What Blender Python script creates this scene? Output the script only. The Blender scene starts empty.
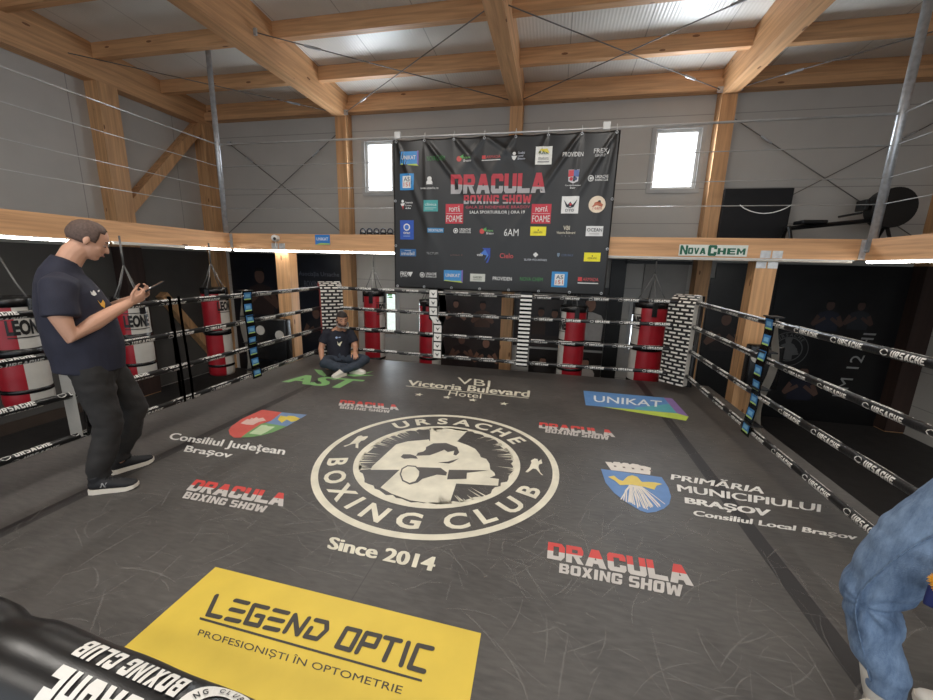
import bpy, bmesh, math, random
from mathutils import Vector, Matrix, noise
from mathutils.geometry import tessellate_polygon
random.seed(7)
scene = bpy.context.scene
C = scene.collection
PI = math.pi
R = math.radians

# ---------------------------------------------------------------- camera
cam_data = bpy.data.cameras.new('camera')
cam_data.sensor_fit = 'HORIZONTAL'
cam_data.sensor_width = 36.0
cam_data.lens = 36.0 * 390.289 / 933.0
cam_data.clip_start = 0.02
cam_data.clip_end = 200
cam = bpy.data.objects.new('camera', cam_data)
C.objects.link(cam)
yaw, pitch, roll = R(12.0789), R(12.1269), R(1.4813)
fw = Vector((-math.sin(yaw) * math.cos(pitch), math.cos(yaw) * math.cos(pitch), -math.sin(pitch)))
rt0 = Vector((math.cos(yaw), math.sin(yaw), 0))
up0 = rt0.cross(fw)
rt = rt0 * math.cos(roll) + up0 * math.sin(roll)
up = -rt0 * math.sin(roll) + up0 * math.cos(roll)
mw = Matrix.Identity(4)
for i in range(3):
    mw[i][0], mw[i][1], mw[i][2] = rt[i], up[i], -fw[i]
mw.translation = Vector((0, 0, 1.6))
cam.matrix_world = mw
scene.camera = cam

# ---------------------------------------------------------------- world, lights, exposure
scene.view_settings.view_transform = 'Standard'
scene.view_settings.look = 'None'
scene.view_settings.gamma = 1.0
scene.view_settings.use_curve_mapping = False
scene.view_settings.exposure = 0.78
scene.cycles.use_denoising = True
scene.cycles.max_bounces = 6
world = bpy.data.worlds.new('world')
scene.world = world
world.use_nodes = True
bg = world.node_tree.nodes['Background']
bg.inputs['Color'].default_value = (0.86, 0.93, 1.0, 1)
bg.inputs['Strength'].default_value = 0.85


def area(name, loc, rot, sx, sy, power, col=(1, 1, 1)):
    l = bpy.data.lights.new(name, 'AREA')
    l.shape = 'RECTANGLE'
    l.size, l.size_y, l.energy, l.color = sx, sy, power, col
    o = bpy.data.objects.new(name, l)
    o.location, o.rotation_euler = loc, rot
    C.objects.link(o)
    return o


WARM = (1.0, 0.95, 0.88)
# hanging high-bay strip lamps over the middle of the hall (the fittings stand behind and above the camera)
LAMPS = [(-2.7, 4.0), (0.9, 4.0), (-2.7, 0.9), (0.9, 0.9), (-2.7, -2.0), (0.9, -2.0)]
for i, (x, y) in enumerate(LAMPS):
    area('high_bay_light', (x, y, 4.36), (0, 0, 0), 1.1, 0.25, 27, WARM)
    area('high_bay_uplight', (x, y, 4.47), (PI, 0, 0), 1.1, 0.25, 150 if y > 0 else 60, WARM)
# daylight through the high windows of the back wall
area('window_daylight', (-3.82, 8.22, 3.63), (R(-90), 0, 0), 0.6, 0.95, 22, (0.85, 0.93, 1))
area('window_daylight', (2.04, 8.22, 3.61), (R(-90), 0, 0), 0.7, 0.95, 34, (0.85, 0.93, 1))
area('window_daylight', (-3.64, 8.24, 0.49), (R(-90), 0, 0), 0.28, 0.9, 8, (0.85, 0.93, 1))
sun_data = bpy.data.lights.new('sun', 'SUN')
sun_data.energy, sun_data.angle = 3.2, R(3)
sun = bpy.data.objects.new('sun', sun_data)
sun.rotation_euler = (R(28), R(12), 0)
C.objects.link(sun)


# ---------------------------------------------------------------- materials
def lin(c):
    out = []
    for v in c[:3]:
        v = v / 255.0
        out.append(v / 12.92 if v <= 0.04045 else ((v + 0.055) / 1.055) ** 2.4)
    return (*out, 1.0)


MATS = {}


def nodes_of(name):
    m = bpy.data.materials.new(name)
    m.use_nodes = True
    nt = m.node_tree
    return m, nt, nt.nodes['Principled BSDF']


def N(nt, kind, **kw):
    n = nt.nodes.new(kind)
    for k, v in kw.items():
        if k in n.inputs:
            n.inputs[k].default_value = v
        else:
            setattr(n, k, v)
    return n


def M(name, col, rough=0.6, metal=0.0, var=0.08, scale=(6, 6, 6), bump=0.0, bscale=60.0, spec=0.5, coat=0.0):
    """plain procedural surface: noise-varied colour, optional fine bump"""
    if name in MATS:
        return MATS[name]
    m, nt, b = nodes_of(name)
    tc = N(nt, 'ShaderNodeTexCoord')
    mp = N(nt, 'ShaderNodeMapping')
    mp.inputs['Scale'].default_value = scale if not isinstance(scale, (int, float)) else (scale,) * 3
    nz = N(nt, 'ShaderNodeTexNoise')
    nz.inputs['Scale'].default_value = 1.0
    nz.inputs['Detail'].default_value = 5
    cr = N(nt, 'ShaderNodeValToRGB')
    c = lin(col)
    cr.color_ramp.elements[0].position, cr.color_ramp.elements[1].position = 0.3, 0.7
    cr.color_ramp.elements[0].color = tuple(v * (1 - var) for v in c[:3]) + (1,)
    cr.color_ramp.elements[1].color = tuple(min(1, v * (1 + var)) for v in c[:3]) + (1,)
    nt.links.new(tc.outputs['Object'], mp.inputs['Vector'])
    nt.links.new(mp.outputs['Vector'], nz.inputs['Vector'])
    nt.links.new(nz.outputs['Fac'], cr.inputs['Fac'])
    nt.links.new(cr.outputs['Color'], b.inputs['Base Color'])
    b.inputs['Roughness'].default_value = rough
    b.inputs['Metallic'].default_value = metal
    b.inputs['Specular IOR Level'].default_value = spec
    b.inputs['Coat Weight'].default_value = coat
    if bump:
        nb = N(nt, 'ShaderNodeTexNoise')
        nb.inputs['Scale'].default_value = bscale
        nb.inputs['Detail'].default_value = 3
        nt.links.new(tc.outputs['Object'], nb.inputs['Vector'])
        bp = N(nt, 'ShaderNodeBump')
        bp.inputs['Strength'].default_value = bump
        bp.inputs['Distance'].default_value = 0.01
        nt.links.new(nb.outputs['Fac'], bp.inputs['Height'])
        nt.links.new(bp.outputs['Normal'], b.inputs['Normal'])
    MATS[name] = m
    return m


def emis(name, col, strength):
    m, nt, b = nodes_of(name)
    b.inputs['Base Color'].default_value = lin(col)
    b.inputs['Emission Color'].default_value = lin(col)
    b.inputs['Emission Strength'].default_value = strength
    MATS[name] = m
    return m


def ink(col, rough=0.55):
    """printing ink of one colour"""
    return M('ink_%d_%d_%d' % tuple(col), col, rough, var=0.06, scale=14)


def wood(name, col, axis):
    sc = [14, 14, 14]
    sc[axis] = 0.7
    m, nt, b = nodes_of(name)
    tc = N(nt, 'ShaderNodeTexCoord')
    mp = N(nt, 'ShaderNodeMapping')
    mp.inputs['Scale'].default_value = sc
    nz = N(nt, 'ShaderNodeTexNoise')
    nz.inputs['Scale'].default_value = 1.4
    nz.inputs['Detail'].default_value = 6
    nz.inputs['Distortion'].default_value = 0.6
    cr = N(nt, 'ShaderNodeValToRGB')
    c = lin(col)
    e = cr.color_ramp.elements
    e[0].position, e[1].position = 0.28, 0.72
    e[0].color = (c[0] * 0.74, c[1] * 0.70, c[2] * 0.66, 1)
    e[1].color = (min(1, c[0] * 1.22), min(1, c[1] * 1.22), min(1, c[2] * 1.22), 1)
    vo = N(nt, 'ShaderNodeTexVoronoi')
    vo.inputs['Scale'].default_value = 1.0
    mp2 = N(nt, 'ShaderNodeMapping')
    s2 = [5, 5, 5]
    s2[axis] = 1.6
    mp2.inputs['Scale'].default_value = s2
    lt = N(nt, 'ShaderNodeMath', operation='LESS_THAN')
    lt.inputs[1].default_value = 0.085
    mx = N(nt, 'ShaderNodeMixRGB')
    mx.inputs['Color2'].default_value = (c[0] * 0.35, c[1] * 0.26, c[2] * 0.2, 1)
    L = nt.links.new
    L(tc.outputs['Object'], mp.inputs['Vector'])
    L(tc.outputs['Object'], mp2.inputs['Vector'])
    L(mp.outputs['Vector'], nz.inputs['Vector'])
    L(mp2.outputs['Vector'], vo.inputs['Vector'])
    L(vo.outputs['Distance'], lt.inputs[0])
    L(nz.outputs['Fac'], cr.inputs['Fac'])
    L(cr.outputs['Color'], mx.inputs['Color1'])
    L(lt.outputs[0], mx.inputs['Fac'])
    L(mx.outputs['Color'], b.inputs['Base Color'])
    b.inputs['Roughness'].default_value = 0.55
    MATS[name] = m
    return m


def panel(name, col, axis, pitch_, rough, rib=0.0, ribs=24.0):
    """sheet panels with a dark joint every pitch_ metres along axis, and fine ribs across it"""
    m, nt, b = nodes_of(name)
    L = nt.links.new
    tc = N(nt, 'ShaderNodeTexCoord')
    sx = N(nt, 'ShaderNodeSeparateXYZ')
    L(tc.outputs['Object'], sx.inputs[0])
    dv = N(nt, 'ShaderNodeMath', operation='DIVIDE')
    dv.inputs[1].default_value = pitch_
    fr = N(nt, 'ShaderNodeMath', operation='FRACT')
    lt = N(nt, 'ShaderNodeMath', operation='LESS_THAN')
    lt.inputs[1].default_value = 0.014 / pitch_
    L(sx.outputs[axis], dv.inputs[0])
    L(dv.outputs[0], fr.inputs[0])
    L(fr.outputs[0], lt.inputs[0])
    nz = N(nt, 'ShaderNodeTexNoise')
    nz.inputs['Scale'].default_value = 2.2
    nz.inputs['Detail'].default_value = 6
    L(tc.outputs['Object'], nz.inputs['Vector'])
    c = lin(col)
    cr = N(nt, 'ShaderNodeValToRGB')
    cr.color_ramp.elements[0].color = tuple(v * 0.9 for v in c[:3]) + (1,)
    cr.color_ramp.elements[1].color = tuple(min(1, v * 1.08) for v in c[:3]) + (1,)
    L(nz.outputs['Fac'], cr.inputs['Fac'])
    mx = N(nt, 'ShaderNodeMixRGB')
    mx.inputs['Color2'].default_value = tuple(v * 0.62 for v in c[:3]) + (1,)
    L(lt.outputs[0], mx.inputs['Fac'])
    L(cr.outputs['Color'], mx.inputs['Color1'])
    L(mx.outputs['Color'], b.inputs['Base Color'])
    b.inputs['Roughness'].default_value = rough
    if rib:
        ml = N(nt, 'ShaderNodeMath', operation='MULTIPLY')
        ml.inputs[1].default_value = ribs * 2 * PI
        sn = N(nt, 'ShaderNodeMath', operation='SINE')
        L(sx.outputs[axis], ml.inputs[0])
        L(ml.outputs[0], sn.inputs[0])
        bp = N(nt, 'ShaderNodeBump')
        bp.inputs['Strength'].default_value = rib
        bp.inputs['Distance'].default_value = 0.004
        L(sn.outputs[0], bp.inputs['Height'])
        L(bp.outputs['Normal'], b.inputs['Normal'])
    MATS[name] = m
    return m


WX, WY, WZ = wood('glulam_x', (206, 160, 116), 0), wood('glulam_y', (206, 160, 116), 1), wood('glulam_z', (208, 162, 116), 2)
M_CEIL = panel('roof_sheet', (232, 230, 224), 0, 1.1, 0.32, 0.35, 20)
M_WALL = panel('wall_sheet', (186, 183, 177), 2, 0.62, 0.55)
M_WALL_L = panel('wall_sheet_left', (190, 186, 180), 1, 1.9, 0.7)
M_DARK = M('black_cladding', (20, 20, 21), 0.35, var=0.25, scale=2)
M_GROUND = M('dark_rubber_floor', (46, 43, 42), 0.7, var=0.2, bump=0.2)
M_STEEL = M('galvanised_steel', (186, 190, 194), 0.34, 0.55, var=0.18, scale=18)
M_DSTEEL = M('dull_steel', (118, 116, 114), 0.5, 0.5, var=0.15)
M_BLACK = M('black_plastic', (18, 18, 19), 0.4, var=0.2)
M_BLACKV = M('black_vinyl', (20, 20, 21), 0.27, var=0.25, scale=20, bump=0.12, bscale=220)
M_SLEEVE = M('sleeve_vinyl', (20, 20, 21), 0.3, var=0.06, scale=8, bump=0.05, bscale=700)
M_WHITE = M('white_plastic', (225, 225, 222), 0.45, var=0.05)
M_WHITEV = M('white_vinyl', (190, 186, 178), 0.38, var=0.06, scale=9)
M_REDV = M('red_vinyl', (152, 24, 36), 0.34, var=0.12, scale=6)
M_RAIL = M('steel_wire', (206, 206, 204), 0.35, 0.4, var=0.1)
M_LED = emis('led_tube', (255, 252, 244), 14.0)
M_LEDOFF = M('led_tube_dim', (226, 220, 208), 0.4, var=0.04)
M_PANE = emis('bright_sky_pane', (240, 247, 255), 2.6)
M_CREAM = M('ink_cream', (222, 216, 196), 0.6, var=0.12, scale=7)
M_WINK = M('ink_white', (226, 224, 218), 0.6, var=0.08, scale=9)


# ---------------------------------------------------------------- geometry helpers
def link(name, me, parent=None):
    o = bpy.data.objects.new(name, me)
    C.objects.link(o)
    if parent is not None:
        o.parent = parent
    return o


def obj(name, bm, mats, parent=None, smooth=False, recalc=True):
    if recalc:
        bmesh.ops.recalc_face_normals(bm, faces=bm.faces)
    me = bpy.data.meshes.new(name)
    bm.to_mesh(me)
    bm.free()
    for m in (mats if isinstance(mats, (list, tuple)) else [mats]):
        me.materials.append(m)
    if smooth:
        for p in me.polygons:
            p.use_smooth = True
    return link(name, me, parent)


def tag(o, label=None, cat=None, group=None, kind=None):
    if label:
        o['label'] = label
    if cat:
        o['category'] = cat
    if group:
        o['group'] = group
    if kind:
        o['kind'] = kind
    return o


def thing(name, label, cat, loc=(0, 0, 0), rz=0.0, group=None):
    o = bpy.data.objects.new(name, None)
    o.empty_display_size = 0.1
    o.location = loc
    o.rotation_euler = (0, 0, rz)
    C.objects.link(o)
    return tag(o, label, cat, group)


def bx(bm, c, s, rot=None, bev=0.0, mi=0):
    mt = Matrix.Translation(Vector(c))
    if rot is not None:
        mt = mt @ rot
    mt = mt @ Matrix.Diagonal((s[0], s[1], s[2], 1))
    r = bmesh.ops.create_cube(bm, size=1, matrix=mt)
    vs = r['verts']
    fs = {f for v in vs for f in v.link_faces}
    for f in fs:
        f.material_index = mi
    if bev:
        es = list({e for v in vs for e in v.link_edges})
        bmesh.ops.bevel(bm, geom=es, offset=bev, segments=2, profile=0.6, affect='EDGES')
    return bm


def B(c, s, rot=None, bev=0.0):
    return bx(bmesh.new(), c, s, rot, bev)


def frames(pts):
    """tangent + parallel-transported side/normal per point"""
    pts = [Vector(p) for p in pts]
    out = []
    prev = None
    for i, p in enumerate(pts):
        t = (pts[min(i + 1, len(pts) - 1)] - pts[max(i - 1, 0)])
        t = t.normalized() if t.length > 1e-9 else Vector((0, 0, 1))
        if prev is None:
            a = Vector((0, 0, 1)) if abs(t.z) < 0.9 else Vector((1, 0, 0))
            s = t.cross(a).normalized()
        else:
            s = (prev - t * prev.dot(t)).normalized()
        prev = s
        out.append((p, t, s, t.cross(s)))
    return out


def tube(bm, pts, r, n=10, cap=True, side=None, mi=0, dome=False, sq=2.0):
    """lofted tube; r is one radius, or a list of radii or (a, b) pairs (a along side)"""
    pts = [Vector(p) for p in pts]
    if not isinstance(r, (list, tuple)):
        r = [r] * len(pts)
    r = [q if isinstance(q, (list, tuple)) else (q, q) for q in r]
    if dome:      # rounded ends
        t0 = (pts[0] - pts[1]).normalized()
        t1 = (pts[-1] - pts[-2]).normalized()
        a, b = r[0], r[-1]
        h0, h1 = min(a), min(b)
        p0 = [pts[0] + t0 * h0 * k for k in (0.97, 0.8, 0.5)]
        r0 = [(a[0] * k, a[1] * k) for k in (0.24, 0.6, 0.866)]
        p1 = [pts[-1] + t1 * h1 * k for k in (0.5, 0.8, 0.97)]
        r1 = [(b[0] * k, b[1] * k) for k in (0.866, 0.6, 0.24)]
        pts = p0 + pts + p1
        r = r0 + r + r1
    rings = []
    for (p, t, s, u), (a, b) in zip(frames(pts), r):
        if side is not None:
            sd = Vector(side)
            s = (sd - t * sd.dot(t)).normalized()
            u = t.cross(s)
        ring = []
        for k in range(n):
            an = 2 * PI * k / n
            ca, sa = math.cos(an), math.sin(an)
            if sq != 2.0:
                ca = math.copysign(abs(ca) ** (2 / sq), ca)
                sa = math.copysign(abs(sa) ** (2 / sq), sa)
            ring.append(bm.verts.new(p + s * (a * ca) + u * (b * sa)))
        rings.append(ring)
    for A, D in zip(rings, rings[1:]):
        for k in range(n):
            f = bm.faces.new((A[k], A[(k + 1) % n], D[(k + 1) % n], D[k]))
            f.material_index = mi
    if cap:
        bm.faces.new(rings[0][::-1]).material_index = mi
        bm.faces.new(rings[-1]).material_index = mi
    return bm


def T(pts, r, n=10, **k):
    return tube(bmesh.new(), pts, r, n, **k)


def ball(bm, c, r, seg=16, rot=None):
    r = r if isinstance(r, (list, tuple)) else (r, r, r)
    mt = Matrix.Translation(Vector(c))
    if rot is not None:
        mt = mt @ rot
    bmesh.ops.create_uvsphere(bm, u_segments=seg, v_segments=max(6, seg // 2), radius=1, matrix=mt @ Matrix.Diagonal((*r, 1)))
    return bm


def flat(bm, pts3, mi=0):
    """triangulated flat polygon (any outline)"""
    vs = [bm.verts.new(p) for p in pts3]
    for tri in tessellate_polygon([[Vector(p) for p in pts3]]):
        try:
            f = bm.faces.new([vs[i] for i in tri])
            f.material_index = mi
        except ValueError:
            pass
    return bm


# ---------------------------------------------------------------- lettering
TXT = {}


def glyphs(s, bold=0.0, res=3):
    """outline of a word in the built-in typeface: raw verts, faces"""
    key = (s, bold, res)
    if key not in TXT:
        cu = bpy.data.curves.new('t', 'FONT')
        cu.body = s
        cu.size = 1.0
        cu.offset = bold
        cu.resolution_u = res
        cu.fill_mode = 'FRONT'
        o = bpy.data.objects.new('t', cu)
        C.objects.link(o)
        dg = bpy.context.evaluated_depsgraph_get()
        me = bpy.data.meshes.new_from_object(o.evaluated_get(dg))
        v = [(p.co.x, p.co.y) for p in me.vertices]
        f = [tuple(p.vertices) for p in me.polygons]
        bpy.data.objects.remove(o)
        bpy.data.curves.remove(cu)
        bpy.data.meshes.remove(me)
        TXT[key] = (v, f)
    return TXT[key]


def unit(s, bold=0.0, res=3):
    v, f = glyphs(s, bold, res)
    x0, x1 = min(p[0] for p in v), max(p[0] for p in v)
    y0, y1 = min(p[1] for p in v), max(p[1] for p in v)
    return [((x - x0) / (x1 - x0), (y - y0) / (y1 - y0)) for x, y in v], f, (x1 - x0) / (y1 - y0)


def put(bm, s, fn, mi=0, bold=0.014, res=3):
    bold = 0.0 if any(c in 'MWmw' for c in s) else min(bold, 0.012)
    """lay a word on a surface: fn(u, v) -> point, u, v in 0..1"""
    v, f, _ = unit(s, bold, res)
    vs = [bm.verts.new(fn(u, w)) for u, w in v]
    for q in f:
        try:
            bm.faces.new([vs[i] for i in q]).material_index = mi
        except ValueError:
            pass
    return bm


def put_bold(bm, s, q, z, d, mi=0, bold=0.014):
    for i, dx in enumerate((-d, 0, d)):
        put(bm, s, quad_fn([(x + dx, y) for x, y in q], z + 0.00025 * i), mi, bold)


def quad_fn(q, z):
    tl, tr, br, bl = [Vector((p[0], p[1], z)) for p in q]

    def fn(u, v):
        return (bl * (1 - u) + br * u) * (1 - v) + (tl * (1 - u) + tr * u) * v
    return fn


# heavy block capitals: each letter is a few plates in a 1 x 1 cell
def _r(x0, y0, x1, y1):
    return [(x0, y0), (x1, y0), (x1, y1), (x0, y1)]


_BT = [(.12, 0), (.88, 0), (1, .13), (1, .24), (0, .24), (0, .13)]
_TP = [(0, .76), (1, .76), (1, .87), (.88, 1), (.12, 1), (0, .87)]
BLOCK = {
    'D': [_r(0, 0, .34, 1), [(.34, .78), (1, .78), (.8, 1), (.34, 1)], [(.34, 0), (.8, 0), (1, .22), (.34, .22)], _r(.66, .22, 1, .78)],
    'R': [_r(0, 0, .34, 1), [(.34, .78), (.98, .78), (.86, 1), (.34, 1)], _r(.66, .58, .98, .78), [(.34, .38), (.86, .38), (.98, .58), (.34, .58)], [(.42, .38), (.74, .38), (1, 0), (.66, 0)]],
    'A': [[(0, 0), (.33, 0), (.5, .55), (.5, 1), (.32, 1)], [(.67, 0), (1, 0), (.68, 1), (.5, 1), (.5, .55)], [(.39, .19), (.61, .19), (.55, .39), (.45, .39)]],
    'C': [_r(0, .24, .34, .76), _BT, _TP, _r(.66, .62, 1, .76), _r(.66, .24, 1, .38)],
    'U': [_r(0, .24, .34, 1), _r(.66, .24, 1, 1), _BT],
    'L': [_r(0, 0, .36, 1), _r(.36, 0, 1, .24)],
    'B': [_r(0, 0, .34, 1), [(.34, .79), (.96, .79), (.86, 1), (.34, 1)], [(.34, .4), (.9, .4), (.9, .6), (.34, .6)], [(.34, 0), (.88, 0), (1, .21), (.34, .21)], _r(.66, .21, 1, .44), _r(.64, .56, .96, .79)],
    'O': [_r(0, .24, .34, .76), _r(.66, .24, 1, .76), _BT, _TP],
    'X': [[(0, 0), (.36, 0), (.5, .27), (.64, 0), (1, 0), (.69, .5), (1, 1), (.64, 1), (.5, .73), (.36, 1), (0, 1), (.31, .5)]],
    'I': [_r(.1, 0, .9, 1)],
    'N': [_r(0, 0, .3, 1), _r(.7, 0, 1, 1), [(.3, 1), (.3, .62), (.7, 0), (.7, .4)]],
    'G': [_r(0, .24, .34, .76), _BT, _TP, _r(.66, .64, 1, .76), _r(.66, .24, 1, .5), _r(.5, .38, .66, .5)],
    'S': [[(0, .79), (.97, .79), (.9, 1), (.1, 1), (0, .88)], _r(0, .58, .34, .79), [(0, .58), (.1, .42), (1, .42), (.9, .58)], _r(.66, .21, 1, .42), [(.03, .21), (.1, 0), (.9, 0), (1, .12), (1, .21)]],
    'H': [_r(0, 0, .34, 1), _r(.66, 0, 1, 1), _r(.34, .39, .66, .61)],
    'E': [_r(0, 0, .36, 1), _r(.36, .78, 1, 1), _r(.36, .39, .92, .61), _r(.36, 0, 1, .22)],
    'W': [[(0, 1), (.25, 1), (.32, .45), (.4, .85), (.6, .85), (.68, .45), (.75, 1), (1, 1), (.87, 0), (.62, 0), (.5, .5), (.38, 0), (.13, 0)]],
    'V': [[(0, 1), (.33, 1), (.5, .42), (.67, 1), (1, 1), (.66, 0), (.34, 0)]],
    'M': [[(0, 0), (.26, 0), (.26, .55), (.5, .12), (.74, .55), (.74, 0), (1, 0), (1, 1), (.76, 1), (.5, .52), (.24, 1), (0, 1)]],
}
WIDE = {'I': 0.42, 'W': 1.35, 'A': 1.08}
BLK = {}


def block(s, gap=0.13, cuts=(), skew=0.0):
    """a word in block capitals: uv verts and faces like unit(); cuts = heights at which the plates are sliced"""
    key = (s, gap, cuts)
    if key not in BLK:
        bm = bmesh.new()
        x = 0.0
        for ch in s:
            if ch == ' ':
                x += 0.45
                continue
            w = WIDE.get(ch, 0.92)
            for poly in BLOCK[ch]:
                flat(bm, [(x + u * w, v, 0) for u, v in poly])
            x += w + gap
        tot = x - gap
        for c in cuts:
            bmesh.ops.bisect_plane(bm, geom=bm.verts[:] + bm.edges[:] + bm.faces[:], plane_co=(0, c, 0), plane_no=(0, 1, 0))
        bm.verts.index_update()
        v = [(p.co.x / tot, p.co.y) for p in bm.verts]
        f = [tuple(q.index for q in p.verts) for p in bm.faces]
        bm.free()
        BLK[key] = (v, f)
    return BLK[key]


def put_block(bm, s, fn, mi=0, gap=0.13, cuts=()):
    v, f = block(s, gap, cuts)
    vs = [bm.verts.new(fn(u, w)) for u, w in v]
    for q in f:
        bm.faces.new([vs[i] for i in q]).material_index = mi
    return bm


def two_tone(bm, axis_no, split_at, mi_hi, mi_lo):
    """cut a flat print along a line and give each side its own ink"""
    bmesh.ops.bisect_plane(bm, geom=bm.verts[:] + bm.edges[:] + bm.faces[:], plane_co=split_at, plane_no=axis_no)
    no, co = Vector(axis_no), Vector(split_at)
    for f in bm.faces:
        f.material_index = mi_hi if (f.calc_center_median() - co).dot(no) > 0 else mi_lo


# ---------------------------------------------------------------- the setting
GZ = -1.15        # gym floor; the ring canvas is at z = 0
YB, XL, XR = 8.4, -8.2, 6.35


def struct(name, bm, mats, label=None, parent=None):
    o = obj(name, bm, mats, parent)
    if parent is None:
        o['kind'] = 'structure'
        if label:
            o['label'] = label
    return o


struct('floor', B(((XL + XR) / 2, 1.7, GZ - 0.05), (XR - XL, 13.4, 0.1)), M_GROUND)


def wall_with_holes(y0, y1, xs, zs, holes):
    """box wall along x made of blocks around rectangular openings"""
    bm = bmesh.new()
    for xa, xb in zip(xs, xs[1:]):
        for za, zb in zip(zs, zs[1:]):
            cx, cz = (xa + xb) / 2, (za + zb) / 2
            if any(h[0] < cx < h[1] and h[2] < cz < h[3] for h in holes):
                continue
            bx(bm, (cx, (y0 + y1) / 2, cz), (xb - xa, y1 - y0, zb - za))
    bmesh.ops.remove_doubles(bm, verts=bm.verts, dist=1e-4)
    return bm


W1 = (-4.14, -3.50, 3.12, 4.14)
W2 = (1.66, 2.43, 3.10, 4.13)
W3 = (-3.79, -3.46, 0.0, 0.98)
W4 = (1.60, 1.74, 0.0, 0.97)
xs = sorted({XL, XR, *W1[:2], *W2[:2], *W3[:2], *W4[:2]})
zs = sorted({GZ, 5.05, *W1[2:], *W2[2:], *W3[2:], *W4[2:]})
struct('wall_back', wall_with_holes(YB, YB + 0.18, xs, zs, (W1, W2, W3, W4)), M_WALL)
struct('wall_left', B((XL - 0.09, 1.7, 2.3), (0.18, 13.4, 7.0)), M_WALL_L)
struct('wall_right', B((XR + 0.09, 1.7, 2.3), (0.18, 13.4, 7.0)), M_WALL)


def ceil_z(y):
    return 5.0 + (8.4 - y) * 0.062


bm = bmesh.new()
ya, yb = -5.0, 8.6
vs = [bm.verts.new(p) for p in [(XL, ya, ceil_z(ya)), (XR, ya, ceil_z(ya)), (XR, yb, ceil_z(yb)), (XL, yb, ceil_z(yb)),
                                (XL, ya, ceil_z(ya) + 0.15), (XR, ya, ceil_z(ya) + 0.15), (XR, yb, ceil_z(yb) + 0.15), (XL, yb, ceil_z(yb) + 0.15)]]
for q in [(0, 1, 2, 3), (7, 6, 5, 4), (0, 4, 5, 1), (1, 5, 6, 2), (2, 6, 7, 3), (3, 7, 4, 0)]:
    bm.faces.new([vs[i] for i in q])
struct('ceiling', bm, M_CEIL)


def window(name, w, pane, deep=0.10, fr=0.05, frame_mat=M_WHITE):
    r = obj(name, B(((w[0] + w[1]) / 2, YB + deep, (w[2] + w[3]) / 2), (w[1] - w[0], 0.012, w[3] - w[2])), pane)
    r['kind'] = 'structure'
    bm = bmesh.new()
    cx, cz = (w[0] + w[1]) / 2, (w[2] + w[3]) / 2
    for x in (w[0] + fr / 2, w[1] - fr / 2):
        bx(bm, (x, YB + deep - 0.03, cz), (fr, 0.07, w[3] - w[2]), bev=0.006)
    for z in (w[2] + fr / 2, w[3] - fr / 2):
        bx(bm, (cx, YB + deep - 0.03, z), (w[1] - w[0] - 2 * fr, 0.07, fr), bev=0.006)
    obj('window_frame', bm, frame_mat, r)
    bm = bmesh.new()
    t = 0.07
    for x in (w[0] - t / 2, w[1] + t / 2):
        bx(bm, (x, YB - 0.012, cz), (t, 0.03, w[3] - w[2] + 2 * t))
    for z in (w[2] - t / 2, w[3] + t / 2):
        bx(bm, (cx, YB - 0.012, z), (w[1] - w[0], 0.03, t))
    obj('window_trim', bm, M('reveal_sheet', (176, 177, 176), 0.5), r)
    return r


window('window_1', W1, M_PANE)
window('window_2', W2, M_PANE)
# clear glass of the low window; it looks out on a hedge above a pale yard wall
mg, nt, b = nodes_of('clear_glass')
tr = N(nt, 'ShaderNodeBsdfTransparent')
tr.inputs['Color'].default_value = (0.93, 0.97, 0.95, 1)
gl = N(nt, 'ShaderNodeBsdfGlossy')
gl.inputs['Roughness'].default_value = 0.05
ms = N(nt, 'ShaderNodeMixShader')
ms.inputs[0].default_value = 0.05
nt.links.new(tr.outputs[0], ms.inputs[1])
nt.links.new(gl.outputs[0], ms.inputs[2])
nt.links.new(ms.outputs[0], nt.nodes['Material Output'].inputs['Surface'])
M_GLASS = mg
struct('yard_ground', B((-4.5, 10.8, GZ - 0.05), (9, 4.4, 0.1)), M('pale_concrete', (205, 205, 200), 0.8))
struct('yard_wall', B((-5.0, 12.6, -0.35), (8, 0.2, 1.6)), M('pale_render', (222, 224, 220), 0.8))
bm = bmesh.new()
for i in range(1500):
    c_ = Vector((random.uniform(-8.5, -1.5), random.uniform(12.85, 13.5), random.uniform(0.2, 2.3)))
    q = Matrix.Rotation(random.uniform(0, 6), 3, 'Z') @ Matrix.Rotation(random.uniform(-1, 1), 3, 'X')
    vs = [bm.verts.new(c_ + q @ Vector(p)) for p in ((-0.07, 0, -0.04), (0.07, 0, -0.04), (0.09, 0.02, 0.05), (-0.06, 0.02, 0.06))]
    bm.faces.new(vs)
tag(obj('hedge_foliage', bm, M('leaf_green', (110, 168, 96), 0.6, var=0.35, scale=5)), 'green hedge seen through the low window above a pale wall', 'hedge', kind='stuff')
window('window_3', W3, M_GLASS, frame_mat=M('brown_frame', (120, 100, 86), 0.5))
window('window_4', W4, emis('slit_pane', (240, 247, 255), 1.0), fr=0.015)

# timber columns of the walls
for i, x in enumerate((-4.55, -0.90, 2.71)):
    struct('timber_column', B((x, YB - 0.13, (GZ + 4.57) / 2), (0.24, 0.26, 4.57 - GZ)), WZ)
    o = None
struct('timber_column', B((XL + 0.14, YB - 0.14, (GZ + 4.57) / 2), (0.28, 0.28, 4.57 - GZ)), WZ)
struct('timber_column', B((XR - 0.14, YB - 0.14, (GZ + 4.57) / 2), (0.28, 0.28, 4.57 - GZ)), WZ)
struct('timber_column', B((XL + 0.14, 6.15, (GZ + 4.57) / 2), (0.28, 0.34, 4.57 - GZ)), WZ)
struct('timber_column', B((XR - 0.14, 6.15, (GZ + 4.57) / 2), (0.28, 0.34, 4.57 - GZ)), WZ)


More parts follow.
